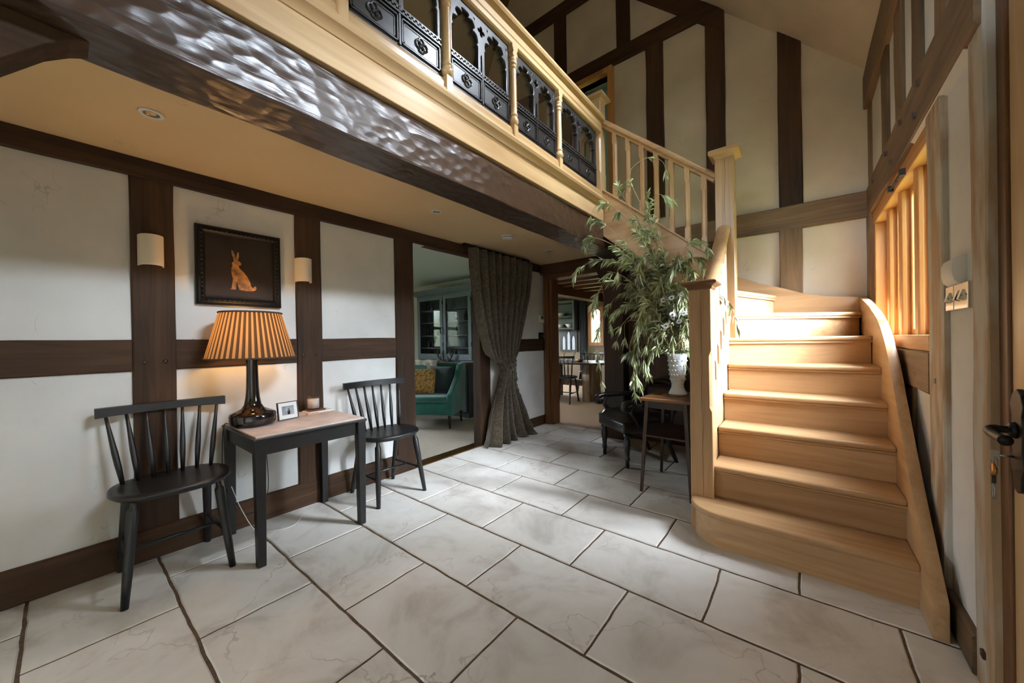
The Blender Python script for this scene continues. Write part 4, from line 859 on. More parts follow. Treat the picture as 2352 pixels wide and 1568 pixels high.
for i in range(rows+1):
    z=2.075-(2.075-.012)*i/rows; _,a,bb,amp=lv(z)
    for k in range(cols+1):
        u=k/cols; y=a+(bb-a)*u; fq=8.5 if z>1.0 else (8.5-3.5*min(1,(1.0-z)/.5)); ph=(u-.5)*2*math.pi*fq+.5*math.sin(z*2.1)
        x=-2.60+1.15*amp*math.sin(ph)+.2*amp*math.sin(ph*2.3+z)+.06*max(0,.5-z)*(1+.5*math.sin(u*9))
        sag=0
        if .86<z<1.5: sag=-.075*math.sin(math.pi*min(1,(1-u)*1.15))*((1.5-z)/.64)**1.5 if u>.13 else 0
        x+=.03*math.exp(-((z-.86)/.10)**2); vs.append((x,y,z+sag))
fs=[(i*(cols+1)+k,i*(cols+1)+k+1,(i+1)*(cols+1)+k+1,(i+1)*(cols+1)+k) for i in range(rows) for k in range(cols)]
dr=MB().add(vs,fs,0,True).build('drape',FAB,cu); sd=dr.modifiers.new('solid','SOLIDIFY'); sd.thickness=.006
MB().tube(pts_curve([(-2.69,3.30,.95),(-2.60,3.30,.91),(-2.545,3.24,.88),(-2.535,3.14,.855),(-2.56,3.05,.85),(-2.64,3.03,.875)],6),.010,n=8,flat=1).build('tieback',FAB,cu)
for k in range(17):
    z=1.98-.055*k; _,a,bb,_a=lv(z); m=MB().lathe([(0,-.022),(.008,-.020),(.011,-.006),(.009,.004),(.004,.008),(0,.01)],(-2.60+.01*math.sin(k*2.1),bb+.008,z),n=8); m.build('bobble_trim',FAB,cu)
hd=MB(); n=60
for k in range(n+1): pass
cr_=thing('curtain_rail',(-2.65,3.1,2.09),'dark curtain rail above the tied curtain','curtain rail'); MB().box(-2.66,-2.63,2.55,3.66,2.085,2.112).build('rail',IRON,cr_)
# ---------------------------------------------------------------- sitting room beyond the curtained opening
SITW=plain('sitting_room_paint',(206,200,186),.85)
wall('wall_sitting_far','y',3.985,4.06,-6.6,-2.81,0,2.2,[],SITW,'pale wall of the sitting room behind the glazed dresser')
wall('wall_sitting_left','x',-6.5,-6.62,.2,4.06,0,2.2,[(1.25,2.15,.95,1.90)],SITW,'outer wall of the sitting room with its window')
wall('wall_sitting_near','y',.30,.2,-6.6,-2.81,0,2.2,[],SITW,'near wall of the sitting room')
tag(MB().box(-6.6,-2.81,.2,4.06,2.10,2.19).build('ceiling.003',plain('sitting_ceiling',(204,212,202),.9)),'pale green white ceiling of the sitting room','ceiling',kind='structure')
w=thing('window_4',(-6.55,1.65,.85),'white framed window of the sitting room','window'); w['kind']='structure'
c=MB(); 
for y in (1.25,1.67,2.09): c.box(-6.60,-6.53,y,y+.06,.95,1.90)
for z in (.95,1.40,1.84): c.box(-6.595,-6.535,1.25,2.15,z,z+.06)
c.build('window_frame',WHITE,w); MB().box(-6.57,-6.565,1.28,2.12,.98,1.87).build('pane',GLASS,w)
gd=thing('glazed_dresser',(-4.4,3.69,0),'tall grey blue dresser with two glazed doors seen through the curtained opening','dresser')
MB().box(-5.10,-3.78,3.70,3.97,.075,.79).build('base_carcass',DGREY,gd,bevel=.004)
MB().box(-5.08,-3.80,3.715,3.96,.004,.075).build('plinth',DGREY,gd)
MB().box(-5.14,-3.745,3.655,3.975,.79,.817).build('worktop',BO['x'],gd,bevel=.004)
for a,b_ in ((-5.07,-4.66),(-4.64,-4.23),(-4.21,-3.81)):
    d=MB().box(a,b_,3.685,3.70,.10,.775).build('base_door',DGREY,gd,bevel=.003)
    q=MB(); q.box(a,b_,3.672,3.685,.10,.16).box(a,b_,3.672,3.685,.715,.775).box(a,a+.06,3.672,3.685,.16,.715).box(b_-.06,b_,3.672,3.685,.16,.715); q.build('door_moulding',GREYB,d,bevel=.003)
    k=MB().lathe([(0,-.02),(.012,-.018),(.012,-.008),(.006,0)],n=12); k.xform(Matrix.Translation((b_-.03,3.672,.5))@Matrix.Rotation(-math.pi/2,4,'X')); k.build('knob',IRON,d)
u=MB(); u.box(-4.98,-4.955,3.72,3.965,.817,1.88).box(-3.70,-3.675,3.72,3.965,.817,1.88).box(-4.955,-3.70,3.95,3.965,.817,1.88).box(-4.955,-3.70,3.72,3.95,1.85,1.88).box(-4.955,-3.70,3.72,3.95,.817,.84).box(-4.345,-4.295,3.715,3.74,.84,1.85)
u.build('upper_carcass',GREYB,gd)
MB().prism([(3.70,1.87),(3.655,1.925),(3.645,1.945),(3.97,1.945),(3.97,1.87)],'x',-5.03,-3.63).build('cornice',GREYB,gd,bevel=.004)
for z in (1.03,1.225,1.435,1.635): MB().box(-4.955,-3.70,3.77,3.95,z-.014,z).build('shelf',GREYB,gd)
for a,b_ in ((-4.945,-4.325),(-4.315,-3.705)):
    q=MB(); t=.065; q.box(a,b_,3.695,3.72,.845,.845+.09).box(a,b_,3.695,3.72,1.78,1.845).box(a,a+t,3.695,3.72,.935,1.78).box(b_-t,b_,3.695,3.72,.935,1.78)
    d=q.build('glazed_door',GREYB,gd,bevel=.004)
    MB().box(a+t-.005,b_-t+.005,3.706,3.709,.93,1.785).build('pane',GLASSC,d)
    for y in (1.05,1.7): MB().box(b_-.006 if a<-4.5 else b_-.006,b_+.006,3.690,3.70,y,y+.06).build('hinge',IRON,d)
k=MB().tube([(-4.34,3.69,1.25),(-4.34,3.665,1.26),(-4.34,3.66,1.33),(-4.34,3.69,1.34)],.007,n=8); k.build('latch',IRON,gd)
GL=plain('pewter',(150,150,146),.25,metal=.8); AMB=plain('dark_bottle',(40,34,24),.15)
bot=None; gl=None
for z in (1.03,1.225,1.435,1.635,.84):
    for i in range(11):
        x=-4.87+i*.112+rnd.uniform(-.015,.015)
        if abs(x+4.32)<.05: continue
        if rnd.random()<.25: continue
        if rnd.random()<.55:
            o=MB().lathe([(0,0),(.020,0),(.021,.01),(.004,.018),(.004,.055),(.020,.075),(.025,.10),(.022,.125),(.0205,.125),(.0225,.10),(0,.075)],(x,3.86,z+.002),n=14).build('wine_glass',GLASST)
            tag(o,'small clear stemmed glass on a shelf of the grey blue dresser','glass','glasses in the dresser')
        else:
            h=rnd.uniform(.12,.165); o=MB().lathe([(0,0),(.026,0),(.028,.01),(.028,h*.55),(.010,h*.75),(.010,h),(0,h)],(x,3.86,z+.002),n=14).build('bottle',AMB if rnd.random()<.6 else GL)
            tag(o,'small bottle or pot on a shelf of the grey blue dresser','bottle','bottles in the dresser')
an=MB()
for sgn in (-1,1):
    B=Vector((-4.22,3.67,.838)); P=pts_curve([B,B+Vector((sgn*.06,-.02,.0)),B+Vector((sgn*.13,-.03,.03)),B+Vector((sgn*.17,-.02,.10)),B+Vector((sgn*.15,0,.17))],5); an.tube(P,[.016-.012*i/(len(P)-1) for i in range(len(P))],n=8)
    for i,l in ((7,.08),(12,.09),(16,.06)): an.tube(pts_curve([P[i],P[i]+Vector((-sgn*.01,-.02,l*.6)),P[i]+Vector((-sgn*.035,-.01,l))],4),[.010,.009,.008,.007,.006,.005,.004,.003,.002],n=7)
tag(an.build('antlers',plain('antler_horn',(60,52,44),.5)),'pair of dark antlers lying on the worktop of the dresser','antlers')
# green armchair (local: front = -y)
ac=thing('velvet_armchair',(-3.86,2.93,.004),'emerald green velvet armchair in the sitting room with cushions','armchair',rz=.51)
def loc(mb,par): return mb.xform(W[par.name])
loc(MB().box(-.42,.40,-.02,.52,.17,.335),ac).build('seat_base',GREEN,ac,bevel=.03,seg=3,smooth_angle=.9)
loc(MB().box(-.36,.335,-.045,.44,.335,.415),ac).build('seat_cushion',GREEN,ac,bevel=.035,seg=3,smooth_angle=.9)
loc(MB().hexa([(-.42,.42,.30),(.40,.42,.30),(.40,.54,.30),(-.42,.54,.30)],[(-.42,.50,.82),(.40,.50,.82),(.40,.60,.82),(-.42,.60,.82)]),ac).build('backrest',GREEN,ac,bevel=.035,seg=3,smooth_angle=.9)
for x0,x1 in ((-.42,-.335),(.335,.415)):
    loc(MB().prism([(-.03,.17),(.56,.17),(.60,.82),(.42,.81),(.30,.66),(.12,.52),(-.02,.44)],'x',x0,x1),ac).build('arm',GREEN,ac,bevel=.022,seg=3,smooth_angle=.9)
for x in (-.36,.36):
    for y in (.02,.49): loc(MB().tube([(x,y,.18),(x*1.03,y,0)],[.022,.012],n=12),ac).build('leg',MAHOG['z'],ac)
def cushion(name,c,w,h,d,rz,tilt,mat,label,cat='cushion'):
    m=MB(); n=14; vs=[]; fs=[]
    for s in (1,-1):
        for i in range(n+1):
            for k in range(n+1):
                u=-1+2*i/n; v=-1+2*k/n; e=((1-u**4)*(1-v**4))**.5
                vs.append((u*w/2*(1-.06*(1-v*v)*0-.05*v*v*abs(u)*0),s*d/2*e,v*h/2*(1+.05*u*u)))
    for s in (0,1):
        o=s*(n+1)**2
        for i in range(n):
            for k in range(n): fs.append((o+i*(n+1)+k,o+(i+1)*(n+1)+k,o+(i+1)*(n+1)+k+1,o+i*(n+1)+k+1))
    m.add(vs,fs,0,True); m.xform(Matrix.Translation(c)@Matrix.Rotation(rz,4,'Z')@Matrix.Rotation(tilt,4,'X'))
    return tag(m.build(name,mat),label,cat)
A=W[ac.name]
cushion('cushion',A@Vector((.13,.33,.60)),.40,.36,.12,.51-.25,-.28,DKGREEN,'dark green velvet cushion in the emerald armchair')
cushion('cushion',A@Vector((-.12,.25,.585)),.40,.34,.12,.51+.10,-.32,FUR,'ochre furry cushion in front of the dark green one')
cushion('cushion',A@Vector((-.27,.36,.62)),.40,.36,.10,.51+.3,-.25,plain('teal_silk',(96,150,146),.5),'pale teal cushion behind the ochre furry cushion')
th=MB(); n=16; vs=[];fs=[]
path=[(.38,.43),(.42,.60),(.455,.76),(.475,.835),(.55,.850),(.615,.835),(.635,.70),(.64,.55)]
pp=pts_curve([(p[0]-.004,p[1],0) for p in path],4)
for i,p in enumerate(pp):
    for k in range(n+1):
        x=-.42+.46*k/n; vs.append(A@Vector((x,p[0]+.006*math.sin(k*1.7)-.02,p[1]+.01+.005*math.sin(k*1.1+i*.5))))
fs=[(i*(n+1)+k,i*(n+1)+k+1,(i+1)*(n+1)+k+1,(i+1)*(n+1)+k) for i in range(len(pp)-1) for k in range(n)]
o=th.add(vs,fs,0,True).build('throw',THROW); sd=o.modifiers.new('s','SOLIDIFY'); sd.thickness=.012; tag(o,'cream woollen throw draped over the back of the emerald armchair','throw')
# ---------------------------------------------------------------- dining room
DINW=plain('dining_room_paint',(120,104,84),.8)
wall('wall_dining_far','y',8.5,8.6,-6.5,-1.1,0,2.4,[(-4.20,-3.92,1.02,1.88),(-6.2,-5.75,.8,1.9)],DINW,'far brown wall of the dining room')
wall('wall_dining_right','x',-1.2,-1.1,4.24,8.6,0,2.4,[],DINW,'side wall of the dining room')
wall('wall_dining_left','x',-6.45,-6.55,4.16,8.6,0,2.4,[(6.6,7.3,.9,1.9)],DINW,'far side wall of the dining room with a window')
tag(MB().box(-6.5,-1.1,4.24,8.6,2.33,2.40).build('ceiling.004',plain('dining_ceiling',(176,160,132),.9)),'ceiling of the dining room between the joists','ceiling',kind='structure')
timber('heavy oak ceiling beam running through the dining room',-4.02,-3.78,4.26,8.5,2.03,2.24,'y',BO)
for i in range(9):
    y=4.55+.46*i
    timber('oak ceiling joist of the dining room, number %s from the doorway'%('one two three four five six seven eight nine'.split()[i]),-3.78,-1.2,y,y+.10,2.19,2.33,'x',BO)
    timber('oak ceiling joist beyond the dining room beam, number %s from the doorway'%('one two three four five six seven eight nine'.split()[i]),-6.45,-4.02,y,y+.10,2.19,2.33,'x',BO)
w=thing('window_5',(-4.06,8.5,1.02),'small arched oak window with leaded panes at the end of the dining room','window'); w['kind']='structure'
c=MB(); c.box(-4.27,-4.18,8.44,8.58,.95,1.93).box(-3.94,-3.85,8.44,8.58,.95,1.93).box(-4.18,-3.94,8.44,8.58,.95,1.04).box(-4.18,-3.94,8.44,8.58,1.87,1.93)
for s_ in (-1,1): c.prism([(-4.06+s_*.12,1.80),(-4.06+s_*.12,1.87),(-4.06+s_*.02,1.87),(-4.06+s_*.08,1.845)],'y',8.46,8.56)
c.build('window_frame',MO['z'],w,bevel=.004)
l=MB(); l.box(-4.064,-4.056,8.505,8.513,1.04,1.87)
for k in range(6): l.box(-4.18,-3.94,8.505,8.513,1.16+.115*k,1.166+.115*k)
l.build('leading',IRON,w); MB().box(-4.18,-3.94,8.515,8.518,1.04,1.87).build('pane',GLASS,w)
pn=thing('window_6',(-6.5,6.95,.9),'tall window on the far side of the dining room','window'); pn['kind']='structure'
c=MB()
for y in (6.6,6.92,7.24): c.box(-6.53,-6.47,y,y+.06,.9,1.9)
c.build('window_frame',BO['z'],pn)
# trees and hedge outside the windows
LM,nt,b=newmat('garden_leaves'); n_=N(nt,'ShaderNodeTexNoise'); n_.inputs['Scale'].default_value=9; n_.inputs['Detail'].default_value=6; t_=N(nt,'ShaderNodeTexCoord'); nt.links.new(t_.outputs['Object'],n_.inputs['Vector']); r_=N(nt,'ShaderNodeValToRGB'); r_.color_ramp.elements[0].position=.38; r_.color_ramp.elements[0].color=lin((70,92,52)); r_.color_ramp.elements[1].position=.62; r_.color_ramp.elements[1].color=lin((196,206,168)); nt.links.new(n_.outputs['Fac'],r_.inputs[0]); nt.links.new(r_.outputs[0],b.inputs['Base Color']); b.inputs['Roughness'].default_value=.7
def hedge(x0,x1,y0,y1,z1,label):
    bm=bmesh.new(); bmesh.ops.create_icosphere(bm,subdivisions=5,radius=1)
    for v in bm.verts:
        p=v.co.copy(); d=noise.noise(p*4)*.16+noise.noise(p*11)*.10+noise.noise(p*26)*.06
        q=Vector([math.copysign(abs(c_)**.55,c_) for c_ in p])*(1+d); v.co=Vector(((x0+x1)/2+q.x*(x1-x0)/2,(y0+y1)/2+q.y*(y1-y0)/2,z1/2+q.z*z1/2))
    me=bpy.data.meshes.new('hedge'); bm.to_mesh(me); bm.free(); me.materials.append(LM); o=bpy.data.objects.new('garden_hedge',me); COL.objects.link(o); tag(o,label,'hedge',kind='stuff')
hedge(-7.5,-1.5,11.0,12.5,2.6,'green garden hedge outside the small arched dining room window')
hedge(-11.5,-10,-1,4.6,1.75,'green garden hedge outside the sitting room window')
tag(MB().box(-14,4,-4,14,-.4,-.1).build('ground',plain('lawn',(110,130,80),.95,noise_amt=.2,nscale=3)),'lawn outside the house','lawn',kind='structure')
# dining table and chairs
dt=thing('dining_table',(-3.3,6.1,.002),'oval dining table with a panelled slab pedestal in the dining room','dining table')
ov=[(-3.45+.88*math.copysign(abs(math.cos(a))**.75,math.cos(a)),6.15+.46*math.copysign(abs(math.sin(a))**.8,math.sin(a))) for a in [i*2*math.pi/48 for i in range(48)]]
MB().prism(ov,'z',.675,.705).build('table_top',MAHOG['x'],dt,bevel=.008,seg=2)
MB().box(-3.10,-2.96,5.87,6.40,.002,.675).build('pedestal',LW_['z'],dt,bevel=.006); MB().box(-3.95,-3.81,5.87,6.40,.002,.675).build('pedestal',HV['z'],dt,bevel=.006)
MB().box(-3.81,-3.10,6.10,6.18,.25,.36).build('stretcher',HV['x'],dt)
copy_tree(c1,(-3.34,5.66,.003),math.pi+.15,'black spindle dining chair at the near side of the oval table, nearest the doorway')
copy_tree(c1,(-3.85,5.60,.003),math.pi-.1,'black spindle dining chair half hidden by the dining room door casing')
copy_tree(c1,(-2.34,6.35,.003),-math.pi/2+.15,'black spindle dining chair at the right end of the oval table')
copy_tree(c1,(-3.42,6.82,.003),0,'black spindle dining chair at the far side of the oval table')
for c_ in bpy.data.objects:
    if c_.name.startswith('spindle_chair') and c_.location.y>4.5: c_['group']='dining chairs round the oval table'
gm=plain('vase_green_glass',(150,170,120),.1); 
for i,(x,y,l) in enumerate(((-3.58,6.05,'glass vase of green stems on the dining table, furthest left'),(-3.40,6.12,'glass vase of green stems in the middle of the dining table'),(-3.08,6.05,'glass vase with tall stems near the right end of the dining table'))):
    v=thing('bud_vase',(x,y,.705),l,'vase',group='vases on the dining table')
    MB().lathe([(0,0),(.026,0),(.030,.02),(.024,.10),(.022,.13),(.020,.13),(.022,.10),(0,.01)],(x,y,.707),n=16).build('vase_body',GLASST,v)
    s_=MB()
    for k in range(9):
        a=rnd.uniform(0,6.28); h=rnd.uniform(.16,.34) if i<2 else rnd.uniform(.25,.42); s_.tube([(x,y,.71),(x+.03*math.cos(a),y+.03*math.sin(a),.71+h*.6),(x+.08*math.cos(a),y+.08*math.sin(a),.71+h)],[.003,.002,.001],n=5)
    s_.build('stems',LEAF,v)
for x,y,l in ((-2.98,6.25,'white jug on the dining table near its right end'),(-3.48,6.22,'small white candle cup on the dining table')):
    tag(MB().lathe([(0,0),(.03,0),(.035,.03),(.028,.08),(.034,.12),(.031,.12),(.025,.08),(0,.01)] if x>-3.2 else [(0,0),(.024,0),(.026,.055),(.023,.055),(0,.01)],(x,y,.706),n=20).build('jug' if x>-3.2 else 'candle_cup',WHITE),l,'jug' if x>-3.2 else 'cup')
tag(MB().lathe([(0,0),(.04,0),(.075,.045),(.070,.045),(0,.008)],(-3.22,6.02,.706),n=24).build('bowl',BRASS),'small pale bowl on the dining table','bowl')
# dark dresser with pale bowls and gothic lancet mirror on the far wall
dd=thing('wall_shelves',(-4.95,8.4,1.36),'dark wall shelves with pale bowls at the end of the dining room','shelves')
q=MB(); q.box(-5.55,-5.50,8.16,8.50,1.36,2.12).box(-4.56,-4.51,8.16,8.50,1.36,2.12).box(-5.50,-4.56,8.47,8.50,1.36,2.12).box(-5.50,-4.56,8.16,8.47,2.06,2.12); q.build('carcass',DGREY,dd)
for z in (1.42,1.72): MB().box(-5.50,-4.56,8.18,8.47,z-.03,z).build('shelf',DGREY,dd)
for x,z,l in ((-5.02,1.42,'pale bowl on the lower dining room wall shelf, further from the curtain'),(-4.72,1.42,'pale bowl on the lower dining room wall shelf, beside the curtain'),(-4.98,1.72,'pale bowl on the upper dining room wall shelf')):
    tag(MB().lathe([(0,0),(.05,0),(.13,.10),(.124,.10),(0,.012)],(x,8.32,z+.001),n=24).build('bowl',CREAM),l,'bowl',group='pale bowls on the wall shelves')
gmr=thing('window_8',(-4.85,8.49,.80),'gothic mirror of three lancets below the dining room wall shelves, its reflection made to glow','window'); gmr['kind']='structure'  # a mirror, although named as a window
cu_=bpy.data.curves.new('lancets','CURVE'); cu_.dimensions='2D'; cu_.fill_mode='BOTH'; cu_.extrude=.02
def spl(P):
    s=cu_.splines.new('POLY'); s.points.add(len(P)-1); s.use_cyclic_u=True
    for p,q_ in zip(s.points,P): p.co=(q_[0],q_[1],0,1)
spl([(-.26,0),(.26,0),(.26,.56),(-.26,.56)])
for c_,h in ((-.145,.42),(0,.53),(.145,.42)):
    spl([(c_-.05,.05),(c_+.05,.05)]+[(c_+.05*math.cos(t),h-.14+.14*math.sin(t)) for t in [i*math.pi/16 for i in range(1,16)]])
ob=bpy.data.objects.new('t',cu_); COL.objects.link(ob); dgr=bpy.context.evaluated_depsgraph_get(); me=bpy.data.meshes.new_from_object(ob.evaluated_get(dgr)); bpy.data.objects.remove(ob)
MB().add([(-4.85+v.co.x,8.47-v.co.z,.80+v.co.y) for v in me.vertices],[tuple(p.vertices) for p in me.polygons]).build('window_frame',EBON,gmr)  # frame of the lancet mirror
lw_=bpy.data.materials.new('lancet_reflection_glow'); lw_.use_nodes=True; ln_=lw_.node_tree; ln_.nodes.clear(); lo_n=N(ln_,'ShaderNodeOutputMaterial'); le_=N(ln_,'ShaderNodeEmission'); le_.inputs[0].default_value=(.82,.92,1,1); le_.inputs[1].default_value=.9; ln_.links.new(le_.outputs[0],lo_n.inputs[0])  # emission stands in for windows reflected in the lancet mirror
MB().box(-5.09,-4.61,8.488,8.497,.82,1.34).build('mirror_glow',lw_,gmr)
dc=thing('dining_curtain',(-4.42,8.40,0),'dark full length curtain left of the arched dining room window','curtain')
m=MB(); vs=[];fs=[]
for i in range(9):
    for k in range(40): vs.append((-4.49+.19*k/39,8.40+.025*math.sin(k*1.1),.01+2.1*i/8))
fs=[(i*40+k,i*40+k+1,(i+1)*40+k+1,(i+1)*40+k) for i in range(8) for k in range(39)]
o=m.add(vs,fs,0,True).build('drape',plain('slate_linen',(58,64,68),.9),dc); sd=o.modifiers.new('s','SOLIDIFY'); sd.thickness=.006
# ---------------------------------------------------------------- stand, vase and willow
ps=thing('plant_stand',(-.76,2.92,0),'slim dark wood stand with splayed legs holding the white vase','stand')
zt=.690; x0,x1,y0,y1=-.945,-.595,2.67,3.17
MB().box(x0,x1,y0,y1,zt-.022,zt).build('stand_top',BO['x'],ps,bevel=.004)
q=MB(); q.box(x0+.03,x1-.03,y0+.035,y0+.05,zt-.075,zt-.022).box(x0+.03,x1-.03,y1-.05,y1-.035,zt-.075,zt-.022).box(x0+.03,x0+.045,y0+.05,y1-.05,zt-.075,zt-.022).box(x1-.045,x1-.03,y0+.05,y1-.05,zt-.075,zt-.022); q.build('apron',MAHOG['x'],ps)
for sx,xx in ((-1,x0),(1,x1)):
    for sy,yy in ((-1,y0),(1,y1)):
        a=(xx-sx*.045,yy-sy*.045); b_=(xx-sx*.0+sx*-.005,yy-sy*.005); h=.014
        MB().hexa([(b_[0]-.010,b_[1]-.010,0),(b_[0]+.010,b_[1]-.010,0),(b_[0]+.010,b_[1]+.010,0),(b_[0]-.010,b_[1]+.010,0)],[(a[0]-h,a[1]-h,zt-.022),(a[0]+h,a[1]-h,zt-.022),(a[0]+h,a[1]+h,zt-.022),(a[0]-h,a[1]+h,zt-.022)]).build('leg',MAHOG['z'],ps,bevel=.002)
MB().box(x0+.02,x1-.02,y0+.02,y1-.02,.405,.418).build('stand_shelf',MAHOG['x'],ps,bevel=.003)
VX,VY=-.742,2.93
tag(MB().lathe([(0,0),(.085,0),(.09,.004),(.085,.008),(0,.008)],(VX-.02,VY,zt),n=32).build('wooden_dish',BO['x']),'flat round wooden dish under the white vase','dish')
va=thing('hobnail_vase',(VX,VY,zt+.009),'white milk glass vase with rows of hobnails on the wooden stand','vase')
zb=zt+.009
prof=[(0,0),(.062,0),(.066,.006),(.060,.020),(.050,.040),(.044,.055),(.045,.066),(.042,.075),(.050,.10),(.057,.16),(.062,.22),(.066,.27),(.072,.305),(.070,.31),(.062,.27),(.052,.15),(.040,.09),(0,.085)]
MB().lathe(prof,(VX,VY,zb),n=40).build('vase_body',MILK,va)
hb=MB()
for i,z in enumerate((.115,.150,.185,.220,.255)):
    r=.050+(z-.10)*.092
    for k in range(16):
        a=2*math.pi*(k+.5*(i%2))/16; c_=Vector((VX+(r+.002)*math.cos(a),VY+(r+.002)*math.sin(a),zb+z)); s0=len(hb.v)
        hb.lathe([(0,.006),(.003,.005),(.0055,.002),(.006,-.002),(0,-.002)],n=7); hb.xform(Matrix.Translation(c_)@Matrix.Rotation(a,4,'Z')@Matrix.Rotation(math.pi/2,4,'Y'),s0)
hb.build('hobnails',MILK,va)
wl=thing('willow_arrangement',(VX,VY,zb+.25),'large loose arrangement of trailing willow branches with pale daisies in the white vase','plant arrangement')
# tips (x, z, y) and crest points of the stems
O_=Vector((VX,VY,zb+.22))
def branch(ctrl, leaves, r0=.0045, dens=1.0, size=1.0, start=.30):
    P=pts_curve([O_+Vector((rnd.uniform(-.02,.02),rnd.uniform(-.02,.02),0))]+ctrl,9); n=len(P)
    b=MB().tube(P,[r0*(1-.75*i/(n-1)) for i in range(n)],n=6).build('branch',STEM,wl)
    lm=MB(); tot=sum((P[i+1]-P[i]).length for i in range(n-1)); acc=0; nx=tot*start
    cum=[0]
    for i in range(n-1): cum.append(cum[-1]+(P[i+1]-P[i]).length)
    step=.0034/dens; d=tot*start
    while d<tot:
        i=max(0,min(n-2,bisect.bisect(cum,d)-1)); t=(d-cum[i])/max(1e-6,cum[i+1]-cum[i]); p=P[i].lerp(P[i+1],t); T=(P[i+1]-P[i]).normalized()
        cl=noise.noise(Vector((d*9,ctrl[0].x*17,ctrl[0].z*5)))
        d+=step
        if cl<-.06: continue
        s=T.orthogonal().normalized(); s.rotate(Matrix.Rotation(rnd.uniform(0,6.28),3,T))
        dirn=(T*rnd.uniform(.5,1.2)+s*rnd.uniform(.25,.75)+Vector((0,0,-rnd.uniform(.05,.75)))).normalized()
        L=rnd.uniform(.038,.082)*size; wd_=L*rnd.uniform(.075,.11); sd_=dirn.cross(Vector((rnd.uniform(-1,1),rnd.uniform(-1,1),rnd.uniform(-1,1)))).normalized(); nn=dirn.cross(sd_)
        dr=Vector((0,0,-1))
        q0=p; q1=p+dirn*L*.35+dr*L*.02; q2=p+dirn*L*.7+dr*L*.10; q3=p+dirn*L+dr*L*.25
        mi=0 if rnd.random()<.6 else 1
        lm.add([q0,q1+sd_*wd_+nn*wd_*.3,q1,q1-sd_*wd_+nn*wd_*.3,q2+sd_*wd_*.8+nn*wd_*.25,q2,q2-sd_*wd_*.8+nn*wd_*.25,q3],[(0,2,1),(0,3,2),(1,2,5,4),(2,3,6,5),(4,5,7),(5,6,7)],mi,True)
    if lm.v: lm.build('leaves',[LEAF,LEAF2],b)
V=Vector
def pt(x,z,y=2.88): return V((x,y+rnd.uniform(-.10,.05),z))
# hand placed sprays following the photograph: (controls)
SPR=[
 ([pt(-.86,1.45),pt(-1.10,1.72),pt(-1.36,1.80),pt(-1.50,1.72),pt(-1.555,1.62)],1.0),
 ([pt(-.90,1.50),pt(-1.15,1.85),pt(-1.38,1.98),pt(-1.49,1.92)],1.1),
 ([pt(-.88,1.50),pt(-1.12,1.90),pt(-1.33,2.12),pt(-1.42,2.03),pt(-1.44,1.90)],.9),
 ([pt(-.82,1.55),pt(-.98,2.00),pt(-1.12,2.30),pt(-1.18,2.46)],.9),
 ([pt(-.80,1.55),pt(-.92,2.05),pt(-1.04,2.40),pt(-.92,2.52),pt(-.80,2.44),pt(-.76,2.32)],.35),
 ([pt(-.82,1.55),pt(-1.00,1.98),pt(-1.22,2.22),pt(-1.34,2.24),pt(-1.40,2.14)],1.1),
 ([pt(-.78,1.50),pt(-.86,1.90),pt(-.92,2.10),pt(-.84,2.20),pt(-.74,2.14)],1.3),
 ([pt(-.80,1.50),pt(-.92,1.92),pt(-1.06,2.12),pt(-1.18,2.16)],1.4),
 ([pt(-.76,1.45),pt(-.80,1.75),pt(-.86,1.98),pt(-.93,2.12),pt(-.90,2.22)],1.3),
 ([pt(-.72,1.40),pt(-.70,1.62),pt(-.64,1.80),pt(-.57,1.82),pt(-.51,1.74),pt(-.50,1.64)],1.3),
 ([pt(-.72,1.35),pt(-.70,1.55),pt(-.66,1.68),pt(-.58,1.70),pt(-.54,1.60)],1.2),
 ([pt(-.74,1.35),pt(-.80,1.60),pt(-.90,1.78),pt(-.96,1.70),pt(-.98,1.55)],1.3),
 ([pt(-.85,1.32),pt(-1.05,1.52),pt(-1.22,1.60),pt(-1.32,1.50),pt(-1.36,1.34)],.8),
 ([pt(-.88,1.35),pt(-1.12,1.50),pt(-1.28,1.38),pt(-1.34,1.15),pt(-1.33,.92),pt(-1.31,.74)],.6),
 ([pt(-.90,1.40),pt(-1.18,1.66),pt(-1.34,1.52),pt(-1.38,1.36),pt(-1.36,1.28)],.45),
 ([pt(-.88,1.28),pt(-1.05,1.40),pt(-1.20,1.32),pt(-1.27,1.20)],1.0),
 ([pt(-.85,1.25),pt(-1.00,1.34),pt(-1.12,1.22),pt(-1.18,1.10)],1.2),
 ([pt(-.84,1.20),pt(-.98,1.25),pt(-1.06,1.08),pt(-1.05,.90),pt(-1.03,.76),pt(-1.02,.68)],1.5),
 ([pt(-.84,1.20),pt(-.96,1.22),pt(-1.02,1.02),pt(-1.00,.84),pt(-.97,.70)],1.6),
 ([pt(-.84,1.18),pt(-.94,1.20),pt(-1.00,1.02),pt(-1.04,.86),pt(-1.06,.76)],1.5),
 ([pt(-.83,1.18),pt(-.92,1.18),pt(-.96,1.02),pt(-.94,.88),pt(-.92,.78)],1.4),
 ([pt(-.82,1.16),pt(-.92,1.14),pt(-1.00,1.06),pt(-1.09,1.00)],1.3),
 ([pt(-.80,1.12),pt(-.90,1.10),pt(-.98,1.02),pt(-1.00,.92)],1.3),
 ([pt(-.78,1.10),pt(-.86,1.06),pt(-.92,.96),pt(-.95,.88)],1.2),
 ([pt(-.70,1.25),pt(-.60,1.38),pt(-.46,1.42),pt(-.38,1.34),pt(-.345,1.20)],.5),
]
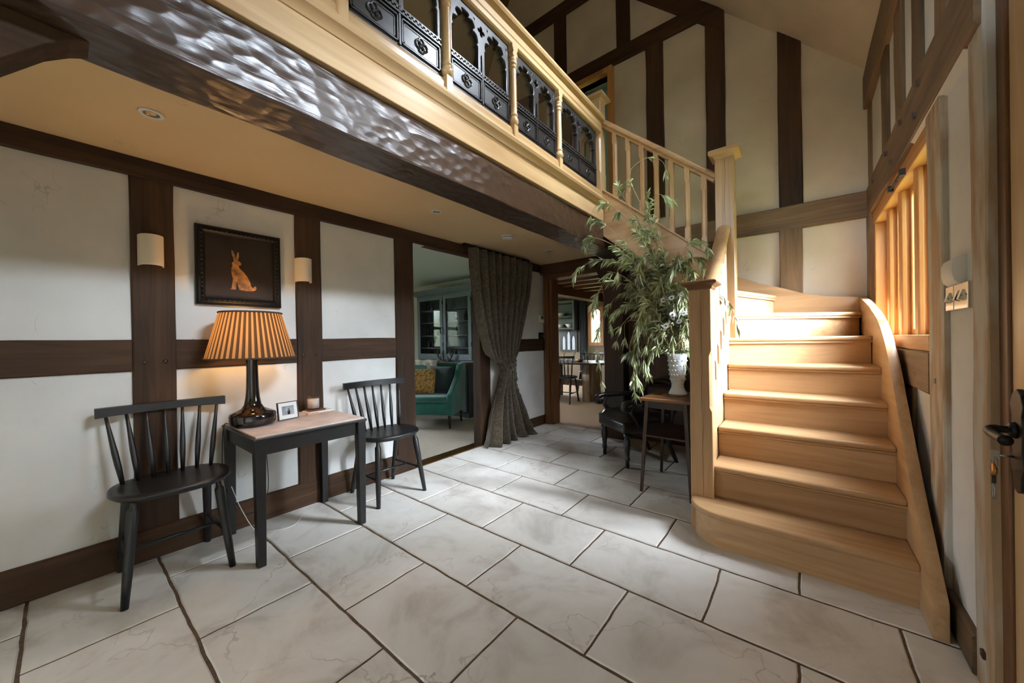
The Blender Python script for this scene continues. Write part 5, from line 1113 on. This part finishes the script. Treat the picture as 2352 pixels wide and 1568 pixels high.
for i in range(36):
    x=rnd.uniform(-1.15,-.60); z=rnd.uniform(1.15,1.80); y=rnd.uniform(2.78,3.02)
    SPR.append(([V((VX+(x-VX)*.3,VY+(y-VY)*.3,1.08+(z-1.0)*.35)),V((VX+(x-VX)*.75,y,z*.92+.12)),V((x,y,z)),V((x+rnd.uniform(-.08,.03),y-.02,z-rnd.uniform(.10,.22)))],1.35))
for i in range(22):      # short sprays spilling over the rim
    a=rnd.uniform(0,6.28); r=rnd.uniform(.08,.20); x=VX-.05+r*math.cos(a); y=VY-.06+r*.6*math.sin(a); z=rnd.uniform(1.02,1.30)
    SPR.append(([V((VX+.4*(x-VX),VY+.4*(y-VY),1.06)),V((VX+.75*(x-VX),VY+.75*(y-VY),z*.6+.50)),V((x,y,z)),V((x+.04*math.cos(a),y-.02,z-rnd.uniform(.05,.14)))],1.4))
for c_,dn in SPR: branch(c_,1,dens=dn,start=.22)
for i in range(12):
    x=rnd.uniform(-.80,-.64); z=rnd.uniform(1.20,1.46); y=rnd.uniform(2.72,2.84); c_=V((x,y,z)); s0=0
    d_=MB()
    for k in range(13):
        a=2*math.pi*k/13; u=V((math.cos(a),0,math.sin(a)*.95)); v=V((-math.sin(a),0,math.cos(a))); d_.add([c_+u*.006,c_+u*.016+v*.0045,c_+u*.024,c_+u*.016-v*.0045],[(0,1,2,3)])
    fl_=d_.xform(Matrix.Translation(c_)@Matrix.Rotation(rnd.uniform(-.7,.7),4,'Z')@Matrix.Rotation(rnd.uniform(-.6,.5),4,'X')@Matrix.Translation(-c_)).build('daisy',PETAL,wl)
    MB().lathe([(0,-.003),(.006,-.002),(.006,.002),(0,.004)],(c_.x,c_.y-.002,c_.z),n=8).build('daisy_disc',DISC,fl_)
# ---------------------------------------------------------------- leather armchair under the stairs
lc=thing('carved_armchair',(-1.36,3.20,0),'black leather armchair with scrolled carved arms and turned front legs under the stairs','armchair',rz=-.65)
def lo(mb): return mb.xform(W[lc.name])
hw=.20
BK=plain('ebonised_carving',(26,21,18),.3,noise_amt=.3)
sv=MB(); nn=12; vs=[];fs=[]
for i in range(nn+1):
    for k in range(nn+1):
        u=-1+2*i/nn; v=-1+2*k/nn; e=((1-u**6)*(1-v**6))**.5; vs.append((u*(hw+.03),.19+v*.24,.395+.075*e*(1-.25*v*v)))
fs=[(i*(nn+1)+k,(i+1)*(nn+1)+k,(i+1)*(nn+1)+k+1,i*(nn+1)+k+1) for i in range(nn) for k in range(nn)]
sv.add(vs,fs,0,True); lo(sv).build('seat',LEATHER,lc)
lo(MB().box(-hw-.03,hw+.03,-.05,.43,.30,.40)).build('seat_rail',BK,lc,bevel=.02,seg=3,smooth_angle=.9)
for x in (-hw,hw):
    lo(MB().lathe([(0,.30),(.030,.30),(.030,.27),(.020,.26),(.028,.235),(.031,.20),(.024,.15),(.018,.10),(.024,.08),(.024,.07),(.015,.06),(.017,.02),(.014,0),(0,0)],(x,0,0),n=18)).build('front_leg',BK,lc)
    lo(MB().tube([(x,.40,.34),(x,.43,.15),(x,.50,0)],[.026,.021,.017],n=10)).build('rear_leg',BK,lc)
    lo(MB().tube(pts_curve([(x*1.1,.44,.56),(x*1.2,.28,.575),(x*1.22,.12,.575),(x*1.22,.0,.575),(x*1.22,-.045,.555),(x*1.22,-.05,.52),(x*1.22,-.015,.51),(x*1.22,-.01,.535)],6),[.024]*20+[.026]*22+[.02],n=12)).build('scrolled_arm',BK,lc)
    lo(MB().tube(pts_curve([(x*1.22,.06,.56),(x*1.2,.02,.50),(x*1.18,.06,.43),(x*1.12,.10,.36)],6),.020,n=10)).build('arm_support',BK,lc)
    lo(MB().tube([(x*1.05,.43,.36),(x*1.1,.47,.56),(x*1.1,.52,.66)],.022,n=10)).build('back_post',BK,lc)
lo(MB().tube(pts_curve([(-hw*1.1,.52,.66),(-hw*.5,.535,.70),(0,.54,.71),(hw*.5,.535,.70),(hw*1.1,.52,.66)],5),.028,n=10)).build('crest_rail',BK,lc)
lo(MB().box(-hw*.95,hw*.95,.46,.53,.42,.67)).build('back_pad',LEATHER,lc,bevel=.03,seg=3,smooth_angle=.9)
